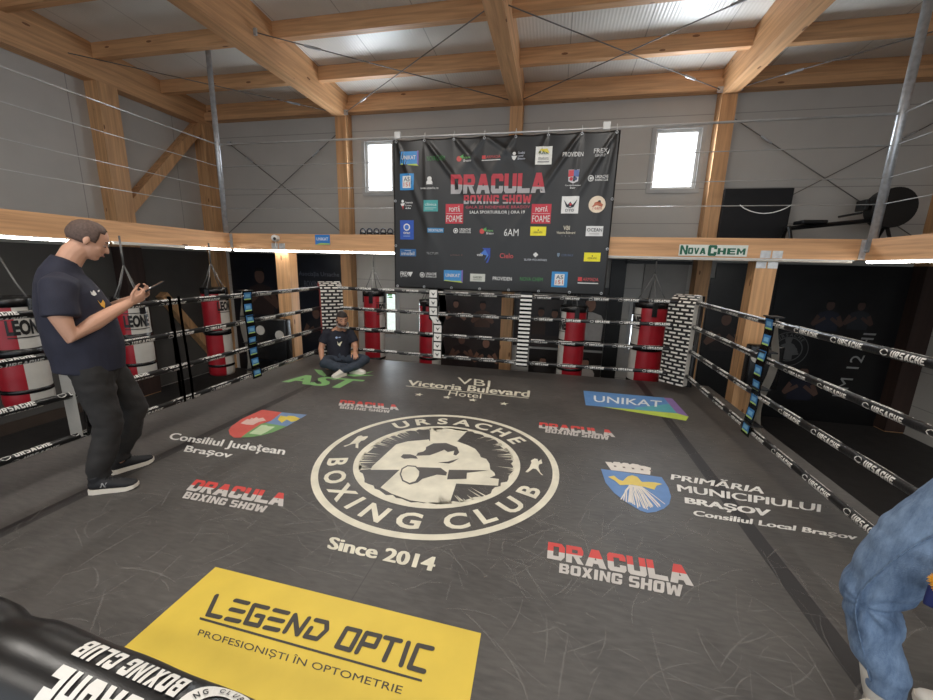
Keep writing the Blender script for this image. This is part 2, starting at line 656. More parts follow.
def beam_between(a, b_, w, h, upv=(0, 0, 1)):
    a, b_ = Vector(a), Vector(b_)
    x = (b_ - a).normalized()
    u = Vector(upv)
    y = u.cross(x).normalized()
    z = x.cross(y)
    m = Matrix((x, y, z)).transposed().to_4x4()
    bm = bmesh.new()
    return bx(bm, (a + b_) / 2, ((b_ - a).length, w, h), m)


# corner braces on the left wall
struct('timber_brace', beam_between((XL + 0.11, 6.25, 2.45), (XL + 0.11, 8.15, 4.55), 0.18, 0.24, (1, 0, 0)), WZ)
struct('timber_brace', beam_between((XL + 0.11, 6.75, 0.85), (XL + 0.11, 8.2, -1.1), 0.16, 0.2, (1, 0, 0)), WZ)
# roof: main beams along y, purlins along x, double eaves beam on the back wall
for x in (XL + 0.14, -4.55, -0.90, 2.71, XR - 0.14):
    bm = bmesh.new()
    w = 0.24
    prof = [(-4.8, 4.57), (8.4, 4.57), (8.4, ceil_z(8.4) + 0.01), (-4.8, ceil_z(-4.8) + 0.01)]
    a = [bm.verts.new((x - w / 2, y, z)) for y, z in prof]
    c = [bm.verts.new((x + w / 2, y, z)) for y, z in prof]
    bm.faces.new(a)
    bm.faces.new(c[::-1])
    for k in range(4):
        bm.faces.new((a[k], a[(k + 1) % 4], c[(k + 1) % 4], c[k]))
    struct('roof_beam', bm, WY)
BAYS = [(XL + 0.26, -4.67), (-4.43, -1.02), (-0.78, 2.59), (2.83, XR - 0.26)]
for xa, xb in BAYS:
    for y in (7.26, 6.06, 4.86, 3.66, 2.46, 1.26, 0.06, -1.14, -2.34):
        zt = ceil_z(y) - 0.002
        struct('purlin_beam', B(((xa + xb) / 2, y, zt - 0.115), (xb - xa, 0.12, 0.23)), WX)
    struct('eaves_beam', B(((xa + xb) / 2, YB - 0.10, 4.745), (xb - xa, 0.2, 0.165)), WX)
    struct('eaves_beam', B(((xa + xb) / 2, YB - 0.065, 4.92), (xb - xa, 0.13, 0.165)), WX)

# mezzanine deck and its front beams
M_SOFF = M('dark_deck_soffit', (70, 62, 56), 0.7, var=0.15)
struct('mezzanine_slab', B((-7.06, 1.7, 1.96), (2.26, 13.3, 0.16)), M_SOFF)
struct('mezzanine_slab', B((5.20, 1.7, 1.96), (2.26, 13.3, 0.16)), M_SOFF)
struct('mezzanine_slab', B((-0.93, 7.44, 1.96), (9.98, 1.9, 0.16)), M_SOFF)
MZ0, MZ1, MY, MXL, MXR = 1.81, 2.08, 6.35, -5.86, 4.02
zc, hh = (MZ0 + MZ1) / 2, MZ1 - MZ0
struct('mezzanine_beam', B((MXL - 0.06, 0.75, zc), (0.12, 11.2, hh)), WY)
struct('mezzanine_beam', B((MXR + 0.06, 0.75, zc), (0.12, 11.2, hh)), WY)
struct('mezzanine_beam', B(((MXL + MXR) / 2, MY + 0.06, zc), (MXR - MXL, 0.12, hh)), WX)
for x in (-4.86, 2.93):
    o = struct('timber_post', B((x, MY + 0.19, (GZ + MZ0) / 2), (0.27, 0.24, MZ0 - GZ)), WZ)
    bm = bmesh.new()
    for k in (-1, 1):
        bx(bm, (x + k * 0.073, MY - 0.004, MZ0 + 0.055), (0.125, 0.004, 0.10))
    obj('nail_plate', bm, M_STEEL, o)
    if x > 0:
        bm = bmesh.new()
        for k in (-1, 1):
            bx(bm, (x + k * 0.073, MY + 0.066, MZ0 - 0.075), (0.125, 0.004, 0.12))
        obj('nail_plate', bm, M_STEEL, o)
# dark cladding below the deck on the back wall and the right wall
struct('wall_cladding', B((-6.25, YB - 0.015, 0.315), (3.1, 0.03, 2.93)), M_DARK)
struct('wall_cladding', B((4.60, YB - 0.015, 0.315), (3.2, 0.03, 2.93)), M_DARK)
struct('wall_cladding', B((XR - 0.015, 4.0, 0.33), (0.03, 4.2, 2.96)), M_DARK)
struct('wall_cladding', B((-1.9, YB - 0.015, 1.45), (2.7, 0.03, 0.7)), M('grey_cladding', (58, 56, 54), 0.6))
M_DGREY = M('shade_grey_sheet', (84, 81, 78), 0.65, var=0.12, scale=2)  # dark sheet added to dim the left wall under the deck
struct('wall_cladding', B((XL + 0.015, 2.0, 0.33), (0.03, 12.4, 2.9)), M_DGREY)
M_SHADEWOOD = M('shaded_timber', (58, 42, 36), 0.6, var=0.25, scale=(12, 12, 1))  # lower columns: shade under the deck put into a darker timber colour
struct('timber_column', B((XR - 0.145, YB - 0.145, 0.33), (0.30, 0.30, 2.92)), M_SHADEWOOD)
struct('timber_column', B((XR - 0.145, 6.15, 0.33), (0.30, 0.36, 2.92)), M_SHADEWOOD)
struct('timber_column', B((XL + 0.145, 6.15, 0.33), (0.30, 0.36, 2.92)), M_SHADEWOOD)
struct('baseboard_left', B((XL + 0.04, 2.0, GZ + 0.09), (0.05, 8.0, 0.18)), M('brown_baseboard', (70, 58, 50), 0.6))
# door in the back wall, right of the sacks
d = struct('door_1', B((2.12, YB - 0.03, 0.30), (0.78, 0.05, 2.86)), M('grey_door', (150, 146, 140), 0.5, var=0.05))
bm = bmesh.new()
bx(bm, (1.25, YB - 0.04, 0.33), (0.28, 0.08, 2.94))
bx(bm, (1.95, YB - 0.04, 1.76), (1.2, 0.08, 0.06))
obj('door_frame', bm, M_BLACK, d)
bm = bmesh.new()
tube(bm, [(1.83, YB - 0.06, 0.0), (1.83, YB - 0.11, 0.0), (1.95, YB - 0.11, 0.0)], 0.012, 8)
obj('door_handle', bm, M_STEEL, d)

# ---------------------------------------------------------------- steel poles, railing wires, bracing rods
for nm, x in (('left', MXL - 0.05), ('right', MXR + 0.03)):
    t = thing('railing_pole', 'galvanised steel pole rising from the %s back corner of the upper deck to the roof' % nm, 'pole', (x, MY, 0), 0, 'railing poles of the upper deck')
    obj('tube', T([(0, -0.03, MZ0 + 0.1), (0, -0.03, 5.12)], 0.042 if nm == 'left' else 0.05, 14), M_STEEL, t, True)
    bm = bmesh.new()
    bx(bm, (0, -0.008, zc + 0.0), (0.2, 0.012, hh * 0.95))
    for dx in (-0.07, 0.07):
        for dz in (-0.09, 0.09):
            tube(bm, [(dx, -0.012, zc + dz), (dx, -0.026, zc + dz)], 0.011, 6)
    bx(bm, (0, -0.03, MZ0 + 0.12), (0.12, 0.06, 0.02))
    obj('base_bracket', bm, M_STEEL, t)
LEV = [(3.57, 'top'), (3.21, 'second'), (2.83, 'third'), (2.51, 'lowest')]
for z, nm in LEV:
    for side_ in ('left side', 'back', 'right side'):
        pts = {'left side': [(MXL - 0.05, MY - 0.03, z), (MXL - 0.05, 3.6, z - 0.012), (MXL - 0.05, 0.5, z)],
               'back': [(MXL - 0.05, MY - 0.03, z), (-0.9, MY - 0.03, z - 0.02), (MXR + 0.03, MY - 0.03, z)],
               'right side': [(MXR + 0.03, MY - 0.03, z), (MXR + 0.03, 3.6, z - 0.012), (MXR + 0.03, 0.5, z)]}[side_]
        rad = 0.006
        if nm == 'top':
            rad = 0.016 if side_ == 'back' else 0.010
        what = 'steel rail tube' if nm == 'top' and side_ == 'back' else 'steel wire'
        word = {'top': 'topmost', 'second': 'second from the top', 'third': 'third from the top', 'lowest': 'lowest'}[nm]
        tag(obj('railing_wire', T(pts, rad, 8), M_RAIL, None, True), '%s thin %s along the %s of the upper deck railing' % (word, what, side_), 'wire', group='wires of the upper deck railing')
pts = [(2.42 + 0.62 * k / 10, MY - 0.05, 2.51 - 0.11 * math.sin(PI * k / 10) ** 0.8) for k in range(11)]
tag(obj('white_cord', T(pts, 0.006, 8), M_WHITE, None, True), 'white cord sagging from the lowest railing wire beside the dark panel', 'cord')

rods = [((-7.45, 8.3, 4.2), (-4.68, 8.3, 2.25), 'rod falling to the right across the left bay of the back wall'),
        ((-4.68, 8.27, 4.3), (-7.7, 8.27, 2.2), 'rod rising to the right across the left bay of the back wall'),
        ((2.85, 8.3, 4.25), (6.0, 8.3, 2.2), 'rod falling to the right behind the right steel pole'),
        ((6.05, 8.27, 4.2), (2.95, 8.27, 2.35), 'rod rising to the right behind the right steel pole'),
        ((-4.40, 8.1, 4.62), (-1.02, 5.6, 4.78), 'rod under the roof rising towards the middle roof beam'),
        ((-4.43, 5.6, 4.80), (-1.02, 8.1, 4.66), 'rod under the roof falling towards the back wall'),
        ((2.55, 8.15, 4.64), (-0.78, 5.6, 4.78), 'rod under the roof between the middle and right roof beams'),
        ((2.59, 5.5, 4.80), (-0.78, 8.1, 4.66), 'rod under the roof from the middle beam foot to the right beam'),
        ((-4.67, 8.1, 4.64), (-7.9, 5.6, 4.8), 'rod under the roof of the left bay'),
        ((2.83, 8.1, 4.64), (6.0, 6.0, 4.78), 'rod under the roof of the right bay')]
for a, b_, lab in rods:
    t = thing('bracing_rod', 'thin steel bracing ' + lab, 'rod', a, 0, 'steel bracing rods')
    A, D = Vector((0, 0, 0)), Vector(b_) - Vector(a)
    obj('rod', T([A, D], 0.008, 6), M_DSTEEL, t, True)
    obj('turnbuckle', T([D * 0.16, D * 0.21], 0.02, 8, dome=True), M_STEEL, t, True)
    obj('end_plate', B(A, (0.09, 0.03, 0.09)), M_STEEL, t)

# ---------------------------------------------------------------- led tubes under the deck beams
def led(name_label, a, b_, lit=True):
    a, b_ = Vector(a), Vector(b_)
    mid = (a + b_) / 2
    t = thing('led_strip', name_label, 'light', mid, 0, 'light strips under the upper deck beams')
    d = (b_ - a) / 2
    up_ = Vector((0, 0, 1))
    obj('diffuser', T([-d * 0.995, d * 0.995], 0.017, 10), M_LED if lit else M_LEDOFF, t, True)
    bm = bmesh.new()
    n_ = d.normalized()
    yv = up_.cross(n_)
    m = Matrix((n_, yv, up_)).transposed().to_4x4()
    bx(bm, (0, 0, 0.017), (d.length * 2, 0.05, 0.012), m)
    obj('housing', bm, M_WHITE, t)


zl = MZ0 - 0.026
led('lit white strip light under the left deck beam, behind the standing man', (MXL + 0.02, 2.0, zl), (MXL + 0.02, 4.25, zl))
led('dim strip light under the left deck beam, between the two lit ones', (MXL + 0.02, 4.3, zl), (MXL + 0.02, 5.35, zl), False)
led('lit white strip light under the left deck beam ending at the left steel pole', (MXL + 0.02, 5.4, zl), (MXL + 0.02, 6.3, zl))
led('lit white strip light under the back deck beam, from the left pole to the banner', (MXL + 0.06, MY + 0.0, zl), (-2.3, MY + 0.0, zl))
led('unlit white strip under the back deck beam, right of the banner', (0.4, MY + 0.0, zl), (MXR - 0.12, MY + 0.0, zl), False)
led('lit white strip light under the right deck beam, right of the right steel pole', (MXR - 0.02, 6.25, zl), (MXR - 0.02, 2.2, zl))
for i, (x, y) in enumerate(LAMPS):
    t = thing('high_bay_lamp', 'hanging lamp under the roof beams', 'lamp', (x, y, 4.4), 0, 'high bay lamps')
    obj('housing', B((0, 0, 0.03), (1.2, 0.32, 0.08)), M_WHITE, t)
    obj('cable', T([(0, 0, 0.07), (0, 0, ceil_z(y) - 4.42)], 0.008, 6), M_BLACK, t)


# ---------------------------------------------------------------- the boxing ring
RX0, RX1, RY0, RY1 = -3.5, 1.8, 0.28, 5.6          # rope lines
CX0, CX1, CY0, CY1 = -4.06, 2.29, -0.15, 6.03       # canvas

mc, nt, b = nodes_of('ring_canvas')
L = nt.links.new
tc = N(nt, 'ShaderNodeTexCoord')
sx = N(nt, 'ShaderNodeSeparateXYZ')
L(tc.outputs['Object'], sx.inputs[0])
n1 = N(nt, 'ShaderNodeTexNoise')
n1.inputs['Scale'].default_value = 1.3
n1.inputs['Detail'].default_value = 8
n1.inputs['Roughness'].default_value = 0.65
n2 = N(nt, 'ShaderNodeTexNoise')
n2.inputs['Scale'].default_value = 30
n2.inputs['Detail'].default_value = 4
mpn = N(nt, 'ShaderNodeMapping')
mpn.inputs['Rotation'].default_value = (0, 0, 0.7)
mpn.inputs['Scale'].default_value = (0.35, 1.6, 1)
L(tc.outputs['Object'], n1.inputs['Vector'])
L(tc.outputs['Object'], mpn.inputs['Vector'])
L(mpn.outputs['Vector'], n2.inputs['Vector'])
av = N(nt, 'ShaderNodeMixRGB')
av.inputs['Fac'].default_value = 0.38
L(n1.outputs['Fac'], av.inputs['Color1'])
L(n2.outputs['Fac'], av.inputs['Color2'])
cr = N(nt, 'ShaderNodeValToRGB')
e = cr.color_ramp.elements
e[0].position, e[0].color = 0.33, lin((60, 57, 55))
e[1].position, e[1].color = 0.68, lin((94, 90, 86))
L(av.outputs['Color'], cr.inputs['Fac'])


def band(at, half, axis):
    s = N(nt, 'ShaderNodeMath', operation='SUBTRACT')
    s.inputs[1].default_value = at
    a = N(nt, 'ShaderNodeMath', operation='ABSOLUTE')
    l = N(nt, 'ShaderNodeMath', operation='LESS_THAN')
    l.inputs[1].default_value = half
    L(sx.outputs[axis], s.inputs[0])
    L(s.outputs[0], a.inputs[0])
    L(a.outputs[0], l.inputs[0])
    return l.outputs[0]


tot = None
for at, half, axis, amt in ((1.34, 0.05, 0, 1.0), (-3.06, 0.05, 0, 1.0), (-0.85, 0.003, 0, 0.4), (2.98, 0.003, 1, 0.4)):
    ml = N(nt, 'ShaderNodeMath', operation='MULTIPLY')
    ml.inputs[1].default_value = amt
    L(band(at, half, axis), ml.inputs[0])
    if tot is None:
        tot = ml.outputs[0]
    else:
        mxx = N(nt, 'ShaderNodeMath', operation='MAXIMUM')
        L(tot, mxx.inputs[0])
        L(ml.outputs[0], mxx.inputs[1])
        tot = mxx.outputs[0]
mx = N(nt, 'ShaderNodeMixRGB')
mx.inputs['Color2'].default_value = lin((40, 37, 37))
L(tot, mx.inputs['Fac'])
L(cr.outputs['Color'], mx.inputs['Color1'])
L(mx.outputs['Color'], b.inputs['Base Color'])
b.inputs['Roughness'].default_value = 0.52
bp = N(nt, 'ShaderNodeBump')
bp.inputs['Strength'].default_value = 0.1
bp.inputs['Distance'].default_value = 0.01
L(n1.outputs['Fac'], bp.inputs['Height'])
L(bp.outputs['Normal'], b.inputs['Normal'])

ring = thing('boxing_ring_platform', 'raised boxing ring platform with a scuffed black printed canvas', 'boxing ring', ((CX0 + CX1) / 2, (CY0 + CY1) / 2, GZ))
ringloc = Vector(ring.location)


def on_ring(o, parent):
    """geometry below was written in hall coordinates: hang it under the platform without moving it"""
    o.parent = parent
    return o


cx, cy = (CX0 + CX1) / 2, (CY0 + CY1) / 2
canvas = obj('canvas', B((0, 0, -0.02), (CX1 - CX0, CY1 - CY0, 0.04), bev=0.012), mc, ring)
canvas.location = (0, 0, -GZ)
# texture bands are written in hall coordinates: shift the mesh into hall x, y and the object back
for v in canvas.data.vertices:
    v.co.x += cx
    v.co.y += cy
canvas.location = (-cx, -cy, -GZ)
obj('platform_frame', B((0, 0, -GZ - 0.13), (CX1 - CX0 - 0.06, CY1 - CY0 - 0.06, 0.18)), M_BLACK, ring)
for k, (sxx, syy, px, py) in enumerate(((CX1 - CX0, 0.03, 0, 1), (CX1 - CX0, 0.03, 0, -1), (0.03, CY1 - CY0, 1, 0), (0.03, CY1 - CY0, -1, 0))):
    obj('skirt', B((px * (CX1 - CX0) / 2, py * (CY1 - CY0) / 2, 0.54), (sxx, syy, 1.08)), M('black_skirt', (17, 16, 17), 0.75, var=0.2), ring)

Z1, Z2, Z3 = 0.0022, 0.0034, 0.0046


def printed(name, label, bm, mats):
    o = obj(name, bm, mats, canvas, recalc=False)
    for p in o.data.polygons:
        pass
    if label:
        o['label'] = label
    return o


# outlines of the prints on the canvas, metres
QUADS = {
    'Since 2014': [(-1.19, 1.831), (-0.529, 1.821), (-0.522, 1.716), (-1.154, 1.736)],
    'vb': [(-1.271, 5.365), (-0.778, 5.335), (-0.741, 5.042), (-1.198, 5.067)],
    'Victoria Bulevard': [(-1.897, 5.023), (-0.2, 5.034), (-0.197, 4.761), (-1.829, 4.79)],
    'Hotel': [(-1.225, 4.74), (-0.797, 4.722), (-0.772, 4.536), (-1.196, 4.546)],
    'UNIKAT': [(0.616, 5.072), (1.44, 5.09), (1.371, 4.838), (0.593, 4.816)],
    'd1': [(-2.379, 4.016), (-1.668, 4.042), (-1.587, 3.885), (-2.305, 3.835)],
    'd1b': [(-2.272, 3.824), (-1.682, 3.857), (-1.656, 3.78), (-2.242, 3.753)],
    'd2': [(-0.039, 3.969), (0.695, 3.964), (0.7, 3.788), (-0.039, 3.815)],
    'd2b': [(0.03, 3.818), (0.644, 3.81), (0.625, 3.701), (0.026, 3.721)],
    'd3': [(-2.484, 2.148), (-1.713, 2.153), (-1.655, 2.017), (-2.434, 2.017)],
    'd3b': [(-2.413, 2.003), (-1.753, 1.997), (-1.729, 1.929), (-2.375, 1.932)],
    'd4': [(0.079, 2.106), (0.844, 2.097), (0.825, 1.949), (0.074, 1.967)],
    'd4b': [(0.143, 1.945), (0.77, 1.944), (0.742, 1.86), (0.139, 1.874)],
    'AST': [(-3.56, 4.819), (-2.5, 4.848), (-2.518, 4.403), (-3.485, 4.44)],
    'Consiliul Județean': [(-3.394, 2.757), (-2.181, 2.761), (-2.101, 2.607), (-3.274, 2.597)],
    'Brașov': [(-3.032, 2.578), (-2.545, 2.571), (-2.493, 2.455), (-2.935, 2.446)],
    'PRIMĂRIA': [(1.055, 3.195), (1.717, 3.168), (1.634, 3.032), (1.014, 3.075)],
    'MUNICIPIULUI': [(1.04, 3.007), (1.972, 2.982), (1.906, 2.875), (1.018, 2.904)],
    'BRAȘOV': [(1.045, 2.836), (1.581, 2.821), (1.512, 2.696), (1.017, 2.727)],
    'Consiliul Local Brașov': [(1.054, 2.677), (1.987, 2.651), (1.931, 2.577), (1.019, 2.59)],
    'LEGEND': [(-1.505, 1.315), (-0.878, 1.309), (-0.873, 1.229), (-1.445, 1.218)],
    'OPTIC': [(-0.804, 1.306), (-0.394, 1.304), (-0.388, 1.204), (-0.793, 1.218)],
    'legline': [(-1.469, 1.199), (-0.395, 1.173), (-0.394, 1.164), (-1.46, 1.188)],
    'PROFESIONIȘTI ÎN OPTOMETRIE': [(-1.421, 1.156), (-0.458, 1.139), (-0.456, 1.094), (-1.398, 1.113)],
}
POLYS = {
    'yellow': [(-1.646, 1.465), (-0.207, 1.429), (-0.193, 1.148), (-0.182, 0.962), (-1.648, 0.988)],
    'emblem': [(-1.085, 3.448), (-1.093, 3.51), (-0.916, 3.569), (-0.724, 3.567), (-0.771, 3.288), (-0.655, 3.234), (-0.577, 3.181), (-0.519, 3.089), (-0.502, 3.042), (-0.451, 3.023), (-0.412, 2.952), (-0.391, 2.86), (-0.351, 2.817), (-0.338, 2.778), (-0.374, 2.732), (-0.303, 2.732), (-0.296, 2.636), (-0.606, 2.585), (-0.59, 2.337), (-0.67, 2.299), (-0.867, 2.296), (-1.021, 2.34), (-1.128, 2.392), (-1.089, 2.664), (-1.31, 2.605), (-1.322, 2.661), (-1.309, 2.824), (-1.29, 3.079), (-1.21, 3.167), (-1.036, 3.256), (-1.01, 3.214)],
    'cap': [(-1.011, 3.099), (-0.97, 3.186), (-0.859, 3.225), (-0.743, 3.172), (-0.699, 3.075), (-0.712, 3.012), (-0.739, 3.022), (-0.749, 3.097), (-0.797, 3.056), (-0.839, 3.09), (-0.897, 3.004), (-0.933, 2.959), (-1.042, 2.919), (-1.045, 2.974), (-1.007, 3.009), (-0.998, 3.047)],
    'brow': [(-1.161, 2.864), (-1.157, 2.916), (-1.096, 2.932), (-1.04, 2.913), (-1.009, 2.872), (-1.064, 2.867), (-1.119, 2.842)],
    'mouth': [(-0.829, 2.856), (-0.753, 2.892), (-0.677, 2.968), (-0.707, 2.898), (-0.737, 2.862)],
    'band': [(-1.072, 2.719), (-0.782, 2.776), (-0.714, 2.721), (-0.709, 2.674), (-0.781, 2.669), (-0.871, 2.581), (-0.887, 2.524), (-0.936, 2.48), (-1.02, 2.529)],
    'glove': [(-1.052, 2.602), (-1.068, 2.678), (-1.045, 2.73), (-0.985, 2.736), (-0.929, 2.678), (-0.911, 2.612), (-0.91, 2.536), (-0.944, 2.501), (-1.004, 2.527)],
    'patch': [(-0.711, 2.765), (-0.398, 2.84), (-0.56, 2.756), (-0.545, 2.668), (-0.687, 2.622)],
    'boxer1': [(-1.728, 2.924), (-1.694, 2.974), (-1.696, 3.06), (-1.701, 3.143), (-1.68, 3.169), (-1.651, 3.15), (-1.614, 3.174), (-1.602, 3.143), (-1.605, 3.082), (-1.625, 3.063), (-1.623, 3.006), (-1.58, 2.919), (-1.61, 2.926), (-1.646, 2.999), (-1.675, 2.979), (-1.706, 2.915)],
    'boxer2': [(-0.112, 2.891), (-0.085, 2.967), (-0.072, 3.061), (-0.08, 3.093), (-0.051, 3.139), (-0.025, 3.135), (-0.017, 3.094), (0.006, 3.144), (0.017, 3.071), (-0.009, 3.043), (-0.013, 2.999), (0.005, 2.917), (0.03, 2.877), (0.016, 2.878), (-0.03, 2.962), (-0.054, 2.963), (-0.092, 2.891)],
    'unikat_blue': [(0.505, 5.237), (1.548, 5.348), (1.548, 4.613), (0.483, 4.67)],
    'unikat_yellow': [(0.643, 4.661), (1.186, 4.691), (1.544, 4.632), (1.52, 4.482)],
    'unikat_purple': [(1.548, 5.348), (1.602, 5.351), (1.606, 4.61), (1.544, 4.632)],
    'cj_red': [(-3.022, 3.484), (-2.769, 3.476), (-2.722, 3.251), (-2.763, 3.149), (-2.741, 2.962), (-2.711, 2.826), (-2.769, 2.816), (-2.858, 2.861), (-2.944, 2.94), (-2.991, 3.022), (-3.036, 3.215)],
    'cj_blue': [(-2.769, 3.476), (-2.473, 3.488), (-2.48, 3.166), (-2.735, 3.182), (-2.722, 3.251)],
    'cj_green': [(-2.735, 3.182), (-2.48, 3.166), (-2.513, 3.014), (-2.564, 2.921), (-2.626, 2.871), (-2.757, 2.82), (-2.711, 2.826), (-2.741, 2.962), (-2.763, 3.149)],
    'cj_castle': [(-2.961, 3.106), (-2.98, 3.218), (-2.943, 3.215), (-2.961, 3.256), (-2.925, 3.247), (-2.929, 3.287), (-2.878, 3.26), (-2.855, 3.294), (-2.773, 3.237), (-2.816, 3.185), (-2.814, 3.104), (-2.884, 3.095)],
    'cj_gold': [(-2.679, 3.29), (-2.72, 3.389), (-2.641, 3.383), (-2.639, 3.412), (-2.573, 3.417), (-2.476, 3.375), (-2.478, 3.307), (-2.504, 3.274), (-2.591, 3.315), (-2.58, 3.226)],
    'cj_tower': [(-2.705, 2.927), (-2.734, 3.127), (-2.684, 3.134), (-2.65, 3.118), (-2.58, 3.126), (-2.573, 3.009), (-2.58, 2.928)],
    'ps_blue': [(0.489, 3.103), (0.661, 3.098), (0.949, 3.091), (0.959, 2.945), (0.944, 2.816), (0.905, 2.712), (0.854, 2.644), (0.788, 2.589), (0.729, 2.562), (0.686, 2.579), (0.61, 2.658), (0.543, 2.76), (0.5, 2.891)],
    'ps_wall': [(0.538, 3.24), (0.588, 3.245), (0.597, 3.231), (0.612, 3.26), (0.658, 3.264), (0.666, 3.241), (0.692, 3.264), (0.725, 3.262), (0.736, 3.244), (0.763, 3.267), (0.806, 3.262), (0.825, 3.246), (0.847, 3.249), (0.9, 3.231), (0.867, 3.108), (0.569, 3.104)],
    'ps_crown': [(0.529, 2.982), (0.578, 3.013), (0.605, 2.96), (0.634, 2.947), (0.685, 3.031), (0.722, 3.059), (0.757, 3.043), (0.777, 2.971), (0.826, 2.984), (0.874, 2.99), (0.928, 2.98), (0.877, 2.944), (0.845, 2.877), (0.782, 2.899), (0.691, 2.908), (0.603, 2.878), (0.577, 2.932)],
    'ps_root': [(0.664, 2.887), (0.754, 2.891), (0.784, 2.848), (0.816, 2.819), (0.864, 2.807), (0.849, 2.744), (0.788, 2.693), (0.751, 2.633), (0.724, 2.621), (0.708, 2.661), (0.681, 2.677), (0.655, 2.705), (0.604, 2.739), (0.606, 2.795), (0.648, 2.812)],
    'leaf1': [(-3.468, 5.138), (-3.317, 5.112), (-3.113, 4.897), (-3.103, 4.833), (-3.255, 4.92)],
    'leaf2': [(-2.908, 4.995), (-2.808, 5.061), (-2.671, 5.174), (-2.571, 5.314), (-2.626, 5.084), (-2.461, 5.102), (-2.713, 4.956)],
    'star0': [(-1.555, 4.466)],
    'star1': [(-1.188, 4.466)],
    'star2': [(-0.86, 4.457)],
    'star3': [(-0.474, 4.432)],
}


RED_T, SILV = ink((206, 72, 66)), ink((196, 190, 184))
GRN = ink((134, 186, 118))
YEL = M('ink_yellow', (222, 192, 72), 0.55, var=0.06, scale=5)
DGY = ink((62, 58, 52))
# white lettering
for words_, lab in ((('Since 2014',), 'white lettering with the founding year'),
                    (('vb', 'Victoria Bulevard', 'Hotel'), 'cream hotel lettering with a small emblem'),
                    (('Consiliul Județean', 'Brașov'), 'white county council lettering'),
                    (('PRIMĂRIA', 'MUNICIPIULUI', 'BRAȘOV', 'Consiliul Local Brașov'), 'white city hall lettering')):
    bm = bmesh.new()
    for w in words_:
        s = 'VBI' if w == 'vb' else w
        bold = {'vb': 0.0, 'Hotel': 0.0, 'Consiliul Județean': 0.008, 'Brașov': 0.008}.get(w, 0.03)
        d_ = {'Since 2014': 0.005, 'PRIMĂRIA': 0.0045, 'MUNICIPIULUI': 0.0045, 'BRAȘOV': 0.0055, 'Consiliul Local Brașov': 0.0025, 'Victoria Bulevard': 0.004, 'Consiliul Județean': 0.0025, 'Brașov': 0.0025}.get(w)
        if d_:
            put_bold(bm, s, QUADS[w], Z1, d_)
        else:
            put(bm, s, quad_fn(QUADS[w], Z1), bold=bold)
    if words_[0] == 'vb':
        for k in range(4):
            x, y = POLYS['star%d' % k][0]
            flat(bm, [(x + (0.06 if i % 2 == 0 else 0.025) * math.sin(i * PI / 5), y + (0.06 if i % 2 == 0 else 0.025) * math.cos(i * PI / 5), Z1) for i in range(10)])
        flat(bm, [(-1.84, 4.765, Z1), (-0.2, 4.735, Z1), (-0.2, 4.715, Z1), (-1.84, 4.745, Z1)])
    printed('printed_lettering', lab, bm, M_CREAM if words_[0] in ('vb', 'Since 2014') else M_WINK)
# show title, four times
for k, lab in enumerate(('red and silver show title behind the club emblem, left', 'red and silver show title behind the club emblem, right',
                         'red and silver show title left of the club emblem', 'large red and silver show title right of the yellow print')):
    q = QUADS['d%d' % (k + 1)]
    bm = bmesh.new()
    put_block(bm, 'DRACULA', quad_fn(q, Z1), gap=0.07)
    a = (Vector((*q[0], 0)) * 0.47 + Vector((*q[3], 0)) * 0.53)
    c = (Vector((*q[1], 0)) * 0.55 + Vector((*q[2], 0)) * 0.45)
    no = Vector((-(c - a).y, (c - a).x, 0)).normalized()
    two_tone(bm, no, a, 0, 1)
    put_block(bm, 'BOXING SHOW', quad_fn(QUADS['d%db' % (k + 1)], Z1), mi=1, gap=0.12)
    printed('printed_title', lab, bm, [RED_T, SILV])
# green sponsor print
bm = bmesh.new()
put_bold(bm, 'AST', QUADS['AST'], Z1, 0.022)
for k in ('leaf1', 'leaf2'):
    flat(bm, [(x, y, Z1) for x, y in POLYS[k]])
printed('printed_logo', 'green lettering with two leaf strokes', bm, GRN)
# flag-shaped blue print
bm = bmesh.new()
flat(bm, [(0.50, 5.25, Z1), (1.50, 5.25, Z1), (1.50, 4.68, Z1), (0.485, 4.66, Z1)], 0)
flat(bm, [(1.50, 5.25, Z1), (1.60, 5.25, Z1), (1.60, 4.60, Z1), (1.50, 4.68, Z1)], 2)
flat(bm, [(0.66, 4.664, Z1), (1.50, 4.68, Z1), (1.60, 4.60, Z1), (1.53, 4.46, Z1)], 1)
flat(bm, [(1.05, 4.73, Z2), (1.50, 5.0, Z2), (1.50, 4.69, Z2), (1.05, 4.68, Z2)], 4)
put(bm, 'UNIKAT', quad_fn(QUADS['UNIKAT'], Z3), mi=3, bold=0.02)
printed('printed_logo', 'blue flag-shaped print with green and purple edges', bm, [ink((96, 142, 196)), ink((186, 206, 84)), ink((132, 104, 158)), ink((226, 232, 236)), ink((92, 168, 178))])
# yellow optician print
bm = bmesh.new()
flat(bm, [(-1.648, 1.468, Z1), (-0.205, 1.425, Z1), (-0.19, 0.93, Z1), (-1.65, 0.965, Z1)], 0)


STK = [0]


def stroke(bm, pts, w, z, mi):
    for a, c in zip(pts, pts[1:]):
        STK[0] += 1
        z_ = z + 0.00012 * (STK[0] % 9)
        a, c = Vector((*a, z_)), Vector((*c, z_))
        d = (c - a).normalized()
        n_ = Vector((-d.y, d.x, 0)) * w / 2
        e_ = d * w / 2
        ring_ = []
        for k in range(7):
            an = PI / 2 + PI * k / 6
            ring_.append(a + d * (w / 2 * math.cos(an)) + n_ * math.sin(an))
        for k in range(7):
            an = -PI / 2 + PI * k / 6
            ring_.append(c + d * (w / 2 * math.cos(an)) + n_ * math.sin(an))
        flat(bm, ring_, mi)


